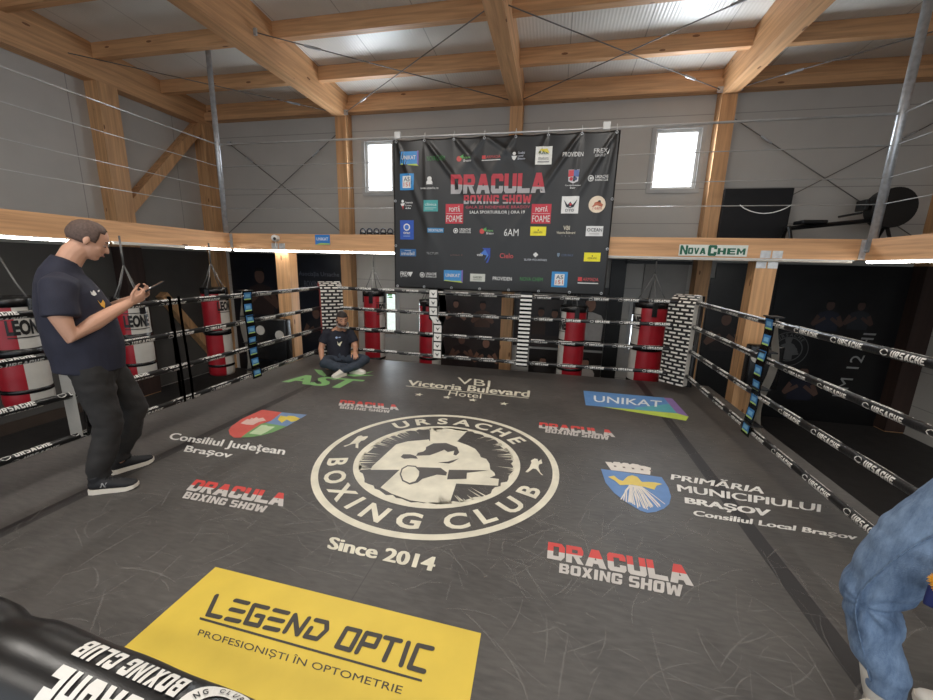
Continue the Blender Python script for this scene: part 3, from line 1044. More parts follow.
GL = {'L': [[(0.15, 1), (0, 0), (0.85, 0)]], 'E': [[(0.15, 1), (1, 1)], [(0.07, 0.5), (0.9, 0.5)], [(0, 0), (0.85, 0)]],
      'G': [[(1, 1), (0.12, 1), (0, 0), (0.85, 0), (0.92, 0.5), (0.5, 0.5)]], 'N': [[(0, 0), (0.15, 1), (0.8, 0), (1, 1)]],
      'D': [[(0.15, 1), (0.8, 1), (1, 0.6), (0.75, 0), (0, 0), (0.1, 0.5)]], 'O': [[(0.15, 1), (1, 1), (0.85, 0), (0, 0), (0.15, 1)]],
      'P': [[(0, 0), (0.15, 1), (1, 1), (0.92, 0.45), (0.1, 0.45)]], 'T': [[(0.05, 1), (1, 1)], [(0.55, 1), (0.42, 0)]],
      'I': [[(0.55, 1), (0.42, 0)]], 'C': [[(1, 1), (0.15, 1), (0, 0), (0.85, 0)]]}


def rounded_word(bm, word, q, z, w, mi, widths):
    fn = quad_fn(q, z)
    tot = sum(widths) + 0.28 * (len(word) - 1)
    u = 0
    for ch, wd in zip(word, widths):
        for st in GL[ch]:
            stroke(bm, [tuple(fn((u + x * wd) / tot, y)[:2]) for x, y in st], w, z, mi)
        u += wd + 0.28


rounded_word(bm, 'LEGEND', QUADS['LEGEND'], Z2, 0.021, 1, [1] * 6)
rounded_word(bm, 'OPTIC', QUADS['OPTIC'], Z2, 0.021, 1, [1, 1, 1, 0.35, 1])
flat(bm, [(x, y, Z2) for x, y in QUADS['legline']], 1)
put(bm, 'PROFESIONIȘTI ÎN OPTOMETRIE', quad_fn(QUADS['PROFESIONIȘTI ÎN OPTOMETRIE'], Z2), mi=1, bold=0.0)
printed('printed_logo', 'large yellow rectangle with dark grey lettering', bm, [YEL, DGY])
# round club emblem
EC = Vector((-0.846, 2.916))


def ring_print(bm, r0, r1, z, mi=0, n=96, wob=0.0):
    a = [bm.verts.new((EC.x + math.cos(2 * PI * k / n) * r0, EC.y + math.sin(2 * PI * k / n) * r0, z)) for k in range(n)]
    c = []
    for k in range(n):
        rr = r1 + (random.uniform(-wob, wob * 0.3) if wob else 0)
        c.append(bm.verts.new((EC.x + math.cos(2 * PI * k / n) * rr, EC.y + math.sin(2 * PI * k / n) * rr, z)))
    for k in range(n):
        bm.faces.new((a[k], a[(k + 1) % n], c[(k + 1) % n], c[k])).material_index = mi


bm = bmesh.new()
ring_print(bm, 1.0, 0.948, Z1)
ring_print(bm, 0.69, 0.64, Z1, wob=0.03)
flat(bm, [(x, y, Z1) for x, y in POLYS['emblem']], 0)
for k in ('cap', 'brow', 'mouth', 'patch'):
    flat(bm, [(x, y, Z2) for x, y in POLYS[k]], 1)
flat(bm, [(x, y, Z2) for x, y in POLYS['band']], 1)
gx = sum(p[0] for p in POLYS['glove']) / 9
gy = sum(p[1] for p in POLYS['glove']) / 9
flat(bm, [(gx + (x - gx) * 1.16, gy + (y - gy) * 1.16, Z3 - 0.0005) for x, y in POLYS['glove']], 1)
flat(bm, [(x, y, Z3) for x, y in POLYS['glove']], 0)
for k in ('boxer1', 'boxer2'):
    flat(bm, [(x, y, Z1) for x, y in POLYS[k]], 0)
for k in range(70):     # torn brush edge inside the disc
    an = random.choice([random.uniform(-15, 65), random.uniform(100, 175), random.uniform(185, 212), random.uniform(-75, -40)])
    r1, ln, wd = 0.645, random.uniform(0.03, 0.12), random.uniform(0.003, 0.012)
    d = Vector((math.cos(R(an)), math.sin(R(an))))
    p = Vector((-d.y, d.x)) * wd
    o_ = EC + d * r1
    i_ = EC + d * (r1 - ln) + Vector((ln * 0.3 if d.x < 0 else -ln * 0.3, 0))
    flat(bm, [(*(o_ + p), Z1), (*(o_ - p), Z1), (*i_, Z1)], 0)


def arc_char(bm, ch, ang, rad, h, flip=False, bold=0.03):
    """one letter standing on the circle: outward-up, or inward-up when flip"""
    v, f = glyphs(ch, bold)
    x0, x1 = min(p[0] for p in v), max(p[0] for p in v)
    k = h / 0.70
    rd = Vector((math.cos(R(ang)), math.sin(R(ang))))
    tg = Vector((rd.y, -rd.x))
    upd = rd
    if flip:
        upd, tg = -rd, -tg
    base = EC + rd * rad
    vs = [bm.verts.new((*(base + tg * ((x - (x0 + x1) / 2) * k * 1.12) + upd * ((y - 0.35) * k)), Z1)) for x, y in v]
    for q in f:
        bm.faces.new([vs[i] for i in q]).material_index = 0


for ch, an in zip('URSACHE', (133.5, 117.5, 103.0, 88.0, 72.5, 57.0, 41.5)):
    arc_char(bm, ch, an, 0.82, 0.15)
for ch, an in zip('BOXING', (-161.5, -145.0, -129.0, -116.5, -103.5, -86.5)):
    arc_char(bm, ch, an, 0.825, 0.15, True)
for ch, an in zip('CLUB', (-65.5, -51.5, -36.5, -20.5)):
    arc_char(bm, ch, an, 0.83, 0.15, True)
printed('printed_emblem', 'large round cream club emblem with ring lettering', bm, [M_CREAM, ink((84, 80, 77))])
# coats of arms
bm = bmesh.new()
cols = [ink((206, 88, 78)), ink((110, 138, 178)), ink((112, 156, 96)), ink((220, 186, 176)), ink((214, 190, 74)), ink((190, 208, 168))]
for k, z, mi in (('cj_red', Z1, 0), ('cj_blue', Z1, 1), ('cj_green', Z1, 2), ('cj_castle', Z2, 3), ('cj_gold', Z2, 4), ('cj_tower', Z2, 5)):
    flat(bm, [(x, y, z) for x, y in POLYS[k]], mi)
printed('printed_crest', 'red, blue and green quartered shield', bm, cols)
bm = bmesh.new()
for k, z, mi in (('ps_blue', Z1, 0), ('ps_wall', Z1, 1), ('ps_crown', Z3, 2)):
    flat(bm, [(x, y, z) for x, y in POLYS[k]], mi)
for k in range(26):      # spreading roots below the crown
    u = k / 25
    x0, x1 = 0.675 + 0.085 * u, 0.59 + 0.27 * u + random.uniform(-0.015, 0.015)
    y1 = 2.74 - 0.12 * math.sin(PI * (0.2 + 0.7 * u)) + random.uniform(-0.02, 0.03)
    stroke(bm, [(x0, 2.90), ((x0 + x1) / 2 + random.uniform(-0.01, 0.01), 2.81), (x1, y1)], 0.008, Z2, 1)
for k in range(5):
    x = 0.60 + k * 0.07
    flat(bm, [(x, 3.19, Z2), (x + 0.02, 3.19, Z2), (x + 0.02, 3.165, Z2), (x, 3.165, Z2)], 3)
printed('printed_crest', 'blue shield with a gold crown and white roots', bm, [ink((96, 134, 186)), ink((222, 214, 204)), ink((222, 196, 96)), ink((120, 104, 96))])
# scuffs of the worn canvas
ms, nt, b = nodes_of('scuff')
b.inputs['Base Color'].default_value = lin((176, 172, 166))
b.inputs['Alpha'].default_value = 0.14
b.inputs['Roughness'].default_value = 0.7
bm = bmesh.new()
for k in range(1300):
    x, y = random.uniform(-3.4, 1.7), random.uniform(0.4, 4.9)
    if random.random() < 0.35:
        x, y = random.gauss(-0.4, 1.1), random.gauss(1.9, 0.7)
    if -1.72 < x < -0.13 and 0.9 < y < 1.55:
        continue
    an, ln, bend, w = random.uniform(0, PI), random.uniform(0.04, 0.4), random.uniform(-0.5, 0.5), random.uniform(0.0012, 0.0042)
    prev = None
    for i in range(6):
        t_ = i / 5
        a2 = an + bend * t_
        px, py = x + math.cos(a2) * ln * t_, y + math.sin(a2) * ln * t_
        ww = w * (0.2 + math.sin(PI * t_))
        cur = (bm.verts.new((px - math.sin(a2) * ww, py + math.cos(a2) * ww, 0.0012)), bm.verts.new((px + math.sin(a2) * ww, py - math.cos(a2) * ww, 0.0012)))
        if prev:
            bm.faces.new((prev[0], prev[1], cur[1], cur[0]))
        prev = cur
sc = printed('scuff_marks', None, bm, ms)
sc['kind'] = 'stuff'

# ---------------------------------------------------------------- ropes
def rope_letters(p0, p1, r, period, seed, letter='URSACHE'):
    """white lettering wrapped round the rope sleeve, repeated along it on three faces"""
    bm = bmesh.new()
    p0, p1 = Vector(p0), Vector(p1)
    d = p1 - p0
    ln = d.length
    d.normalize()
    upv = Vector((0, 0, 1))
    sd = d.cross(upv).normalized()
    upv = sd.cross(d)
    rr = r + 0.0012
    v, f = block(letter, 0.2, (0.25, 0.5, 0.75))
    off = random.Random(seed).uniform(0, period)
    twist = random.Random(seed).uniform(0, 2)

    def at(l, an):
        sag = -0.02 * math.sin(PI * min(1, max(0, l / ln)))
        return p0 + d * l + (sd * math.cos(an) + upv * math.sin(an)) * rr + Vector((0, 0, sag))
    n = int((ln - 0.3) / period)
    for k in range(n):
        for q in range(3):
            l0 = 0.12 + off * 0.5 + k * period + (q - 1) * 0.02
            base = twist + k * 0.13 + q * 2 * PI / 3
            hgt = 1.45
            vs = []
            for u, w in v:
                vs.append(bm.verts.new(at(l0 + 0.075 + u * (period * 0.50), base + hgt * (w - 0.5))))
            for fc in f:
                bm.faces.new([vs[i] for i in fc])
            # small round mark before the word
            c = []
            for i in range(10):
                an = 2 * PI * i / 10
                c.append(bm.verts.new(at(l0 + 0.032 + 0.026 * math.cos(an), base + 0.85 * math.sin(an) * 0.9)))
            bm.faces.new(c)
    return bm


def sag_pts(a, c, n=24):
    a, c = Vector(a), Vector(c)
    return [a.lerp(c, k / n) - Vector((0, 0, 0.02 * math.sin(PI * k / n))) for k in range(n + 1)]


M_ROPE = M('rope_sleeve', (24, 24, 25), 0.3, var=0.3, scale=30, bump=0.2, bscale=90)
RZ = [1.22, 0.91, 0.59, 0.26]
RN = ['topmost', 'second from the top', 'third from the top', 'lowest']
SIDES = {'left': ((RX0, RY0, 0), (RX0, RY1, 0)), 'back': ((RX0, RY1, 0), (RX1, RY1, 0)), 'right': ((RX1, RY1, 0), (RX1, RY0, 0))}
for side_, (a, c) in SIDES.items():
    a, c = Vector(a), Vector(c)
    for i, z in enumerate(RZ):
        zz = Vector((0, 0, z))
        p0, p1 = a + zz, c + zz
        t = obj('ring_rope', T(sag_pts(p0, p1), 0.026, 10), M_ROPE, None, True)
        tag(t, 'black lettered ring rope, %s on the %s side of the ring' % (RN[i], side_), 'rope', 'ring ropes')
        obj('lettering', rope_letters(p0, p1, 0.026, 0.40 if side_ != 'back' else 0.38, i * 7 + len(side_)), M_WINK, t)


# near rope with its padded sleeve, right below the camera
S0, S1 = Vector((-0.92, RY0, 1.101)), Vector((0.05, RY0, 0.976))
SR = 0.056
npt = [Vector((RX0, RY0, 1.235)).lerp(S0, k / 10) for k in range(10)] + [S0.lerp(S1, k / 8) for k in range(9)] + [S1.lerp(Vector((RX1, RY0, 1.17)), k / 10) for k in range(1, 11)]
near = tag(obj('ring_rope', T(npt, 0.026, 10), M_ROPE, None, True), 'nearest ring rope wrapped in a thick black padded sleeve with white lettering', 'rope', 'ring ropes')
prof_p, prof_r = [], []
for k in range(41):
    u = k / 40
    prof_p.append(S0.lerp(S1, u))
    seam = min(abs(u - 0.235), abs(u - 1.01))
    q = 1 - 0.13 * math.exp(-(seam / 0.018) ** 2)
    prof_r.append(SR * q * (1 + 0.012 * math.sin(u * 47)))
slv = obj('padded_sleeve', T(prof_p, prof_r, 40), M_SLEEVE, near, True)
sd = (S1 - S0).normalized()
sl_n = sd.cross(Vector((0, 0, 1))).normalized()     # towards the camera (-y)
sl_u = sl_n.cross(sd)


def on_sleeve(l, an, rr=SR + 0.0016):
    return S0 + sd * l + (sl_n * math.cos(an) + sl_u * math.sin(an)) * rr


bm = bmesh.new()
# words read from inside the ring: upside down for the camera
CUT = tuple(k / 8 for k in range(1, 8))
put_block(bm, 'URSACHE', lambda u, w: on_sleeve(0.535 - u * 0.172, R(84) - w * R(56)), gap=0.16, cuts=CUT)
put_block(bm, 'BOXING CLUB', lambda u, w: on_sleeve(0.512 - u * 0.156, R(122) - w * R(27)), gap=0.16, cuts=CUT)
cl, ca = 0.566, R(90)


def disc_on(bm, r0, r1, n=40):
    A_, D_ = [], []
    for k in range(n):
        an = 2 * PI * k / n
        A_.append(bm.verts.new(on_sleeve(cl + r0 * math.cos(an), ca + r0 * math.sin(an) / SR, SR + 0.0017)))
        D_.append(bm.verts.new(on_sleeve(cl + r1 * math.cos(an), ca + r1 * math.sin(an) / SR, SR + 0.0017)))
    for k in range(n):
        bm.faces.new((A_[k], A_[(k + 1) % n], D_[(k + 1) % n], D_[k]))


disc_on(bm, 0.046, 0.027)
obj('lettering', bm, M_WINK, slv)
bm = bmesh.new()
for k, ch in enumerate('URSACHE BOXING CLUB URSACHE BOXING CLUB '[:24]):
    if ch == ' ':
        continue
    v, f = glyphs(ch, 0.02)
    an0 = R(20) + k * R(15)
    for_ = []
    for x, y in v:
        rr = 0.0315 + y * 0.012
        aa = an0 + x * R(14)
        for_.append(bm.verts.new(on_sleeve(cl + rr * math.cos(-aa), ca + rr * math.sin(-aa) / SR, SR + 0.0024)))
    for fc in f:
        bm.faces.new([for_[i] for i in fc])
obj('lettering', bm, M_BLACK, slv)
bm = bmesh.new()
rows = []
for an, ex in ((R(-6), 0.002), (R(-20), 0.006), (R(-30), 0.022), (R(-36), 0.045)):
    rows.append([bm.verts.new(on_sleeve(l, an, SR + ex)) for l in (0.12, 0.18, 0.24, 0.30, 0.34)])
for a_, c_ in zip(rows, rows[1:]):
    for k in range(4):
        bm.faces.new((a_[k], a_[k + 1], c_[k + 1], c_[k]))
bmesh.ops.solidify(bm, geom=bm.faces[:], thickness=0.003)
o = obj('closure_flap', bm, M_WHITEV, slv)
o['label'] = 'white closing flap'

# ---------------------------------------------------------------- rope spacers
def strap(x_fn, zs_, w, along, thick=0.004):
    """flat strap down the ropes; x_fn(z) -> point on its centre line, along = width direction"""
    bm = bmesh.new()
    al = Vector(along).normalized()
    rows_ = []
    for z in zs_:
        c = Vector(x_fn(z))
        rows_.append((bm.verts.new(c - al * w / 2), bm.verts.new(c + al * w / 2)))
    for a_, c_ in zip(rows_, rows_[1:]):
        bm.faces.new((a_[0], a_[1], c_[1], c_[0]))
    r = bmesh.ops.solidify(bm, geom=bm.faces[:], thickness=thick)
    return bm


def zz(a, c, n=26):
    return [a + (c - a) * k / n for k in range(n + 1)]


def patch(bm, cfn, along, z, hw, hh_, off, mi=0, slant=0.0):
    al = Vector(along).normalized()
    no = Vector(off)
    p = [cfn(z - hh_) + al * (-hw) + no, cfn(z - hh_) + al * hw + no, cfn(z + hh_) + al * (hw + slant) + no, cfn(z + hh_) + al * (-hw + slant) + no]
    bm.faces.new([bm.verts.new(q) for q in p]).material_index = mi


BLU, LBL, LGR = ink((58, 120, 178)), ink((120, 178, 214)), ink((176, 206, 110))


def blue_spacer(x, y, inward, lab):
    """black strap with eight small blue flag logos; a white strap behind the ropes"""
    t = thing('rope_spacer', lab, 'strap', (x, y, 0), 0, 'rope spacers of the ring')

    def front(z):
        return Vector((inward * (0.034 + 0.012 * math.sin(z * 9.5)), 0.02 * math.sin(z * 5), z))

    def back(z):
        return Vector((-inward * (0.05 + 0.03 * math.sin(z * 8 + 1)), 0.02, z))
    obj('front_strap', strap(front, zz(0.2, 1.26), 0.15, (0, 1, 0)), M_BLACKV, t)
    obj('back_strap', strap(back, zz(0.24, 1.25), 0.12, (0, 1, 0)), M_WHITEV, t)
    for k in range(8):
        z = 0.27 + k * 0.132
        bm = bmesh.new()
        patch(bm, front, (0, 1, 0), z, 0.056, 0.042, (inward * 0.0045, 0, 0), 0)
        patch(bm, front, (0, 1, 0), z + 0.004, 0.036, 0.018, (inward * 0.006, 0, 0), 1)
        patch(bm, front, (0, 1, 0), z - 0.036, 0.05, 0.007, (inward * 0.006, 0, 0), 2)
        obj('printed_logo', bm, [BLU, LBL, LGR], t, recalc=False)
    bm = bmesh.new()
    for z in (0.31, 0.64, 0.96, 1.255):
        bx(bm, (0, 0, z), (0.1, 0.13, 0.012))
    obj('buckle', bm, M_BLACK, t)
    return t


blue_spacer(RX0, 3.94, 1, 'black rope strap with blue logos on the left ropes')
blue_spacer(RX1, 3.68, -1, 'black rope strap with blue logos on the right ropes')
# plain black double strap on the left ropes
t = thing('rope_spacer', 'plain black double strap holding the left ropes, right of the standing man', 'strap', (RX0, 3.02, 0), 0, 'rope spacers of the ring')
for dy in (-0.04, 0.05):
    obj('strap', strap(lambda z: Vector((0.034, dy + 0.01 * math.sin(4 * z), z)), zz(0.22, 1.25), 0.028, (0, 1, 0), 0.006), M_BLACK, t)
obj('strap', strap(lambda z: Vector((-0.04, 0, z)), zz(0.22, 1.25), 0.03, (0, 1, 0), 0.006), M_BLACK, t)
# white lettered strap behind the standing man
t = thing('rope_spacer', 'white rope strap with black lines on the left ropes, behind the standing man', 'strap', (RX0, 2.20, 0), 0, 'rope spacers of the ring')
fr = lambda z: Vector((0.036, 0.02, z))
bk = lambda z: Vector((0.0, -0.10, z))
obj('front_strap', strap(fr, zz(0.24, 1.26), 0.15, (0, 1, 0)), M_WHITEV, t)
obj('side_strap', strap(bk, zz(0.24, 1.26), 0.09, (1, 0.3, 0)), M_WHITEV, t)
for k in range(13):
    bm = bmesh.new()
    patch(bm, fr, (0, 1, 0), 0.29 + k * 0.076, 0.074, 0.006, (0.005, 0, 0))
    obj('printed_line', bm, M_BLACK, t, recalc=False)
bm = bmesh.new()
patch(bm, lambda z: Vector((0.036, -0.05, z)), (0, 1, 0), 0.75, 0.006, 0.5, (0.0055, 0, 0))
obj('printed_line', bm, M_BLACK, t, recalc=False)
# back ropes: white tiles with a black bird mark; white bars
t = thing('rope_spacer', 'black rope strap with white square tiles on the back ropes, below the banner', 'strap', (-1.67, RY1, 0), 0, 'rope spacers of the ring')
fr = lambda z: Vector((0.04 * (-1 if z > 0.8 else 0.7), -0.036 - 0.01 * math.sin(z * 7), z))
obj('front_strap', strap(fr, zz(0.2, 1.26), 0.14, (1, 0, 0)), M_BLACKV, t)
obj('back_strap', strap(lambda z: Vector((0.06 + 0.03 * math.sin(z * 8), 0.04, z)), zz(0.24, 1.26), 0.1, (1, 0, 0)), M_WHITEV, t)
for k in range(8):
    z = 0.28 + k * 0.13
    bm = bmesh.new()
    patch(bm, fr, (1, 0, 0), z, 0.058, 0.055, (0, -0.005, 0), 0)
    c = fr(z) + Vector((0, -0.007, 0))
    bm.faces.new([bm.verts.new(c + Vector(p)) for p in ((-0.035, 0, 0.025), (0, 0, 0.0), (0.035, 0, 0.025), (0, 0, -0.03))]).material_index = 1
    obj('printed_tile', bm, [M_WINK, M_BLACK], t, recalc=False)
t = thing('rope_spacer', 'black rope strap with white bars on the back ropes, right of the tiled one', 'strap', (-0.36, RY1, 0), 0, 'rope spacers of the ring')
fr = lambda z: Vector((0.02 * (z - 0.7), -0.036 - 0.006 * math.sin(z * 7), z))
obj('front_strap', strap(fr, zz(0.19, 1.26), 0.17, (1, 0, 0)), M_BLACKV, t)
obj('back_strap', strap(lambda z: Vector((0.0, 0.04, z)), zz(0.24, 1.26), 0.1, (1, 0, 0)), M_BLACK, t)
for k in range(18):
    bm = bmesh.new()
    patch(bm, fr, (1, 0, 0), 0.225 + k * 0.058, 0.08, 0.0145, (0, -0.005, 0), 0)
    obj('printed_bar', bm, M_WINK, t, recalc=False)

# ---------------------------------------------------------------- corner posts with pads
mp_, nt, b = nodes_of('corner_pad_print')
L = nt.links.new
uvn = N(nt, 'ShaderNodeUVMap')
sxy = N(nt, 'ShaderNodeSeparateXYZ')
L(uvn.outputs[0], sxy.inputs[0])


def mth(op, a, c):
    n_ = N(nt, 'ShaderNodeMath', operation=op)
    for k_, q in enumerate((a, c)):
        if q is None:
            continue
        if isinstance(q, (int, float)):
            n_.inputs[k_].default_value = q
        else:
            L(q, n_.inputs[k_])
    return n_.outputs[0]


row = mth('DIVIDE', sxy.outputs[1], 0.052)
rowi = mth('FLOOR', row, None)
odd = mth('MULTIPLY', mth('MODULO', rowi, 2.0), 0.5)
col = mth('ADD', mth('DIVIDE', sxy.outputs[0], 0.122), odd)
inr = mth('LESS_THAN', mth('FRACT', row, None), 0.45)
inc = mth('LESS_THAN', mth('FRACT', col, None), 0.74)
wh = mth('MULTIPLY', inr, inc)
mxp = N(nt, 'ShaderNodeMixRGB')
mxp.inputs['Color1'].default_value = lin((22, 21, 21))
mxp.inputs['Color2'].default_value = lin((218, 213, 204))
L(wh, mxp.inputs['Fac'])
L(mxp.outputs['Color'], b.inputs['Base Color'])
b.inputs['Roughness'].default_value = 0.4


def corner(px, py, cxx, cyy, ang, lab, side_mat, sd_label):
    """post standing outside the ropes, four turnbuckles, and the padded board facing the ring"""
    t = thing('corner_post', lab, 'corner post', (px, py, GZ), 0, 'corner posts of the ring')
    obj('post', T([(0, 0, 0), (0, 0, 1.28 - GZ)], 0.05, 16), M_BLACK, t, True)
    fx, fy = math.sin(R(ang)), -math.cos(R(ang))       # facing direction
    al = Vector((math.cos(R(ang)), math.sin(R(ang)), 0))
    no = Vector((fx, fy, 0))
    w, th = 0.335, 0.10
    prof = [(0.12, 0.0)] + [(0.12 + 1.04 * k / 20, 0.0) for k in range(1, 21)]
    for k in range(1, 9):
        a_ = R(62) * k / 8
        prof.append((1.16 + 0.17 * math.sin(a_), -0.17 * (1 - math.cos(a_)) * 1.7))
    o0 = Vector((cxx - px, cyy - py, -GZ))
    bm = bmesh.new()
    uv = bm.loops.layers.uv.new('UVMap')
    cols_ = 6
    grid_f, grid_b = [], []
    s_ = 0
    for i, (z, d) in enumerate(prof):
        if i:
            s_ += math.hypot(z - prof[i - 1][0], d - prof[i - 1][1])
        rf, rb = [], []
        for k in range(cols_ + 1):
            u = -w / 2 + w * k / cols_
            bul = 0.012 * (1 - (2 * u / w) ** 2)
            pf = o0 + al * u + no * (d + bul) + Vector((0, 0, z))
            tn = Vector((prof[min(i + 1, len(prof) - 1)][1] - prof[max(i - 1, 0)][1], prof[min(i + 1, len(prof) - 1)][0] - prof[max(i - 1, 0)][0])).normalized()
            nrm = no * tn.y - Vector((0, 0, 1)) * tn.x
            rf.append((bm.verts.new(pf), (u + w / 2, s_)))
            rb.append((bm.verts.new(pf - nrm * th), (0, 0)))
        grid_f.append(rf)
        grid_b.append(rb)

    def face(q, mi):
        f_ = bm.faces.new([a_[0] for a_ in q])
        f_.material_index = mi
        for lp, a_ in zip(f_.loops, q):
            lp[uv].uv = a_[1]
    for i in range(len(prof) - 1):
        for k in range(cols_):
            face((grid_f[i][k], grid_f[i][k + 1], grid_f[i + 1][k + 1], grid_f[i + 1][k]), 0)
            face((grid_b[i][k + 1], grid_b[i][k], grid_b[i + 1][k], grid_b[i + 1][k + 1]), 1)
        face((grid_b[i][0], grid_f[i][0], grid_f[i + 1][0], grid_b[i + 1][0]), 1)
        face((grid_f[i][cols_], grid_b[i][cols_], grid_b[i + 1][cols_], grid_f[i + 1][cols_]), 1)
    for i in (0, -1):
        for k in range(cols_):
            face((grid_f[i][k], grid_b[i][k], grid_b[i][k + 1], grid_f[i][k + 1]), 1)
    p = obj('corner_pad', bm, [mp_, side_mat], t)
    p['label'] = sd_label
    for z in RZ:
        for rx, ry in ((cxx + 0.02 * fx, cyy + 0.02 * fy),):
            a_ = Vector((rx - px, ry - py, z - GZ)) - no * 0.09
            c_ = Vector((0, 0, z - GZ))
            tb = obj('turnbuckle', T([a_, a_.lerp(c_, 0.3), a_.lerp(c_, 0.7), c_], [0.012, 0.026, 0.026, 0.014], 10), M_ROPE, t, True)
            bm = bmesh.new()
            for u in (0.42, 0.5, 0.58):
                m_ = a_.lerp(c_, u)
                dd = (c_ - a_).normalized() * 0.018
                tube(bm, [m_ - dd * 0.6, m_ + dd * 0.6], 0.0275, 10)
            obj('lettering', bm, M_WINK, tb)
    return t


corner(1.98, 5.90, 1.64, 5.54, -45, 'black corner post with a black and white checked pad at the right back corner', M_WHITEV, 'checked lettered pad with white edges')
corner(-3.66, 5.84, -3.33, 5.50, 45, 'black corner post with a red-edged checked pad behind the seated man', M_REDV, 'lettered pad with a red edge')


# ---------------------------------------------------------------- banner on the deck railing
BAN = [
    ('unikat', -2.34, 3.23, 0.308, 0.225),
    ('NovaChem', -1.902, 3.218, 0.291, 0.089),
    ('pit1', -1.46, 3.2, 0.242, 0.12),
    ('ARMADA', -1.039, 3.197, 0.282, 0.079),
    ('shield', -0.627, 3.215, 0.221, 0.124),
    ('yelcard', -0.262, 3.209, 0.238, 0.245),
    ('PROVIDEN', 0.153, 3.211, 0.288, 0.076),
    ('FREX', 0.543, 3.222, 0.21, 0.109),
    ('ARTIST', -2.381, 2.886, 0.234, 0.246),
    ('www', -2.004, 2.874, 0.296, 0.209),
    ('DRACULA', -0.931, 2.835, 1.45, 0.279),
    ('BOXING', -0.925, 2.61, 1.04, 0.127),
    ('crest', 0.184, 2.876, 0.182, 0.261),
    ('ursache', 0.524, 2.884, 0.284, 0.091),
    ('pin', -2.388, 2.541, 0.211, 0.157),
    ('teal', -1.983, 2.523, 0.235, 0.171),
    ('porta1', -1.594, 2.401, 0.285, 0.294),
    ('porta2', -0.247, 2.398, 0.29, 0.281),
    ('gala', -0.915, 2.491, 0.996, 0.06),
    ('sala', -0.92, 2.417, 0.859, 0.064),
    ('eagle', 0.166, 2.523, 0.247, 0.242),
    ('round', 0.547, 2.527, 0.237, 0.239),
    ('bluebadge', -2.388, 2.153, 0.236, 0.302),
    ('DECATHLON', -1.901, 2.15, 0.267, 0.071),
    ('ursache', -1.468, 2.145, 0.293, 0.086),
    ('pit1', -1.071, 2.14, 0.236, 0.116),
    ('6AM', -0.683, 2.124, 0.223, 0.107),
    ('yellow', -0.275, 2.147, 0.236, 0.132),
    ('vbi', 0.134, 2.146, 0.27, 0.16),
    ('OCEAN', 0.544, 2.153, 0.241, 0.143),
    ('imobil', -2.371, 1.793, 0.279, 0.116),
    ('thin', -1.952, 1.79, 0.197, 0.045),
    ('thin2', -1.537, 1.771, 0.226, 0.056),
    ('bluearrow', -1.107, 1.773, 0.215, 0.226),
    ('Cielo', -0.741, 1.774, 0.214, 0.094),
    ('diamond', -0.293, 1.771, 0.345, 0.131),
    ('crestthin', 0.149, 1.799, 0.235, 0.061),
    ('yellow', 0.545, 1.78, 0.236, 0.128),
    ('frex2', -2.396, 1.437, 0.219, 0.093),
    ('ursache', -2.023, 1.44, 0.293, 0.092),
    ('unikat', -1.593, 1.436, 0.32, 0.206),
    ('whitecard', -1.191, 1.423, 0.244, 0.122),
    ('PROVIDEN', -0.792, 1.42, 0.304, 0.072),
    ('NovaChemG', -0.336, 1.426, 0.35, 0.071),
    ('ARTIST', 0.092, 1.435, 0.239, 0.234),
    ('ARMADA', 0.516, 1.43, 0.3, 0.1),
]

BX0, BX1, BZ0, BZ1, BY = -2.61, 0.775, 1.215, 3.51, MY - 0.075
GROM = [BX0 + 0.05 + (BX1 - BX0 - 0.1) * k / 7 for k in range(8)]
FOLDS = []
for a, c, amp, w in ((GROM[0], (-1.9, 1.9), 0.022, 0.05), (GROM[1], (-1.0, 2.2), 0.030, 0.045), (GROM[1], (-2.0, 1.6), 0.014, 0.06), (GROM[2], (-0.9, 2.7), 0.022, 0.06),
                     (GROM[3], (-1.6, 2.9), 0.022, 0.06), (GROM[3], (-0.2, 2.9), 0.018, 0.05), (GROM[4], (-1.1, 2.9), 0.022, 0.05), (GROM[5], (-0.5, 2.7), 0.020, 0.05),
                     (GROM[6], (-0.7, 2.1), 0.030, 0.05), (GROM[6], (0.1, 1.8), 0.012, 0.06), (GROM[7], (0.0, 2.2), 0.026, 0.05), (GROM[7], (0.45, 1.7), 0.016, 0.05)):
    FOLDS.append((Vector((a, BZ1)), Vector(c), amp, w))


def billow(x, z):
    """how far the vinyl stands out towards the ring"""
    v = 0.0
    p = Vector((x, z))
    for a, c, amp, w in FOLDS:
        d = c - a
        t_ = (p - a).dot(d) / d.dot(d)
        if -0.02 < t_ < 1.25:
            dist = abs((p - a).x * d.y - (p - a).y * d.x) / d.length
            ww = w * (0.35 + 1.1 * max(t_, 0))
            v += amp * math.exp(-(dist / ww) ** 2) * max(0, 1 - t_ / 1.25) * min(1, (t_ + 0.02) * 9)
    v += 0.012 * noise.noise(Vector((x * 1.3, z * 1.3, 3)))
    # scallops between the grommets
    k = (x - GROM[0]) / (GROM[1] - GROM[0])
    v += 0.02 * math.sin(PI * (k % 1)) * math.exp(-(BZ1 - z) / 0.35)
    return v


def edge_top(x):
    k = (x - GROM[0]) / (GROM[1] - GROM[0])
    return -0.022 * abs(math.sin(PI * (k % 1)))


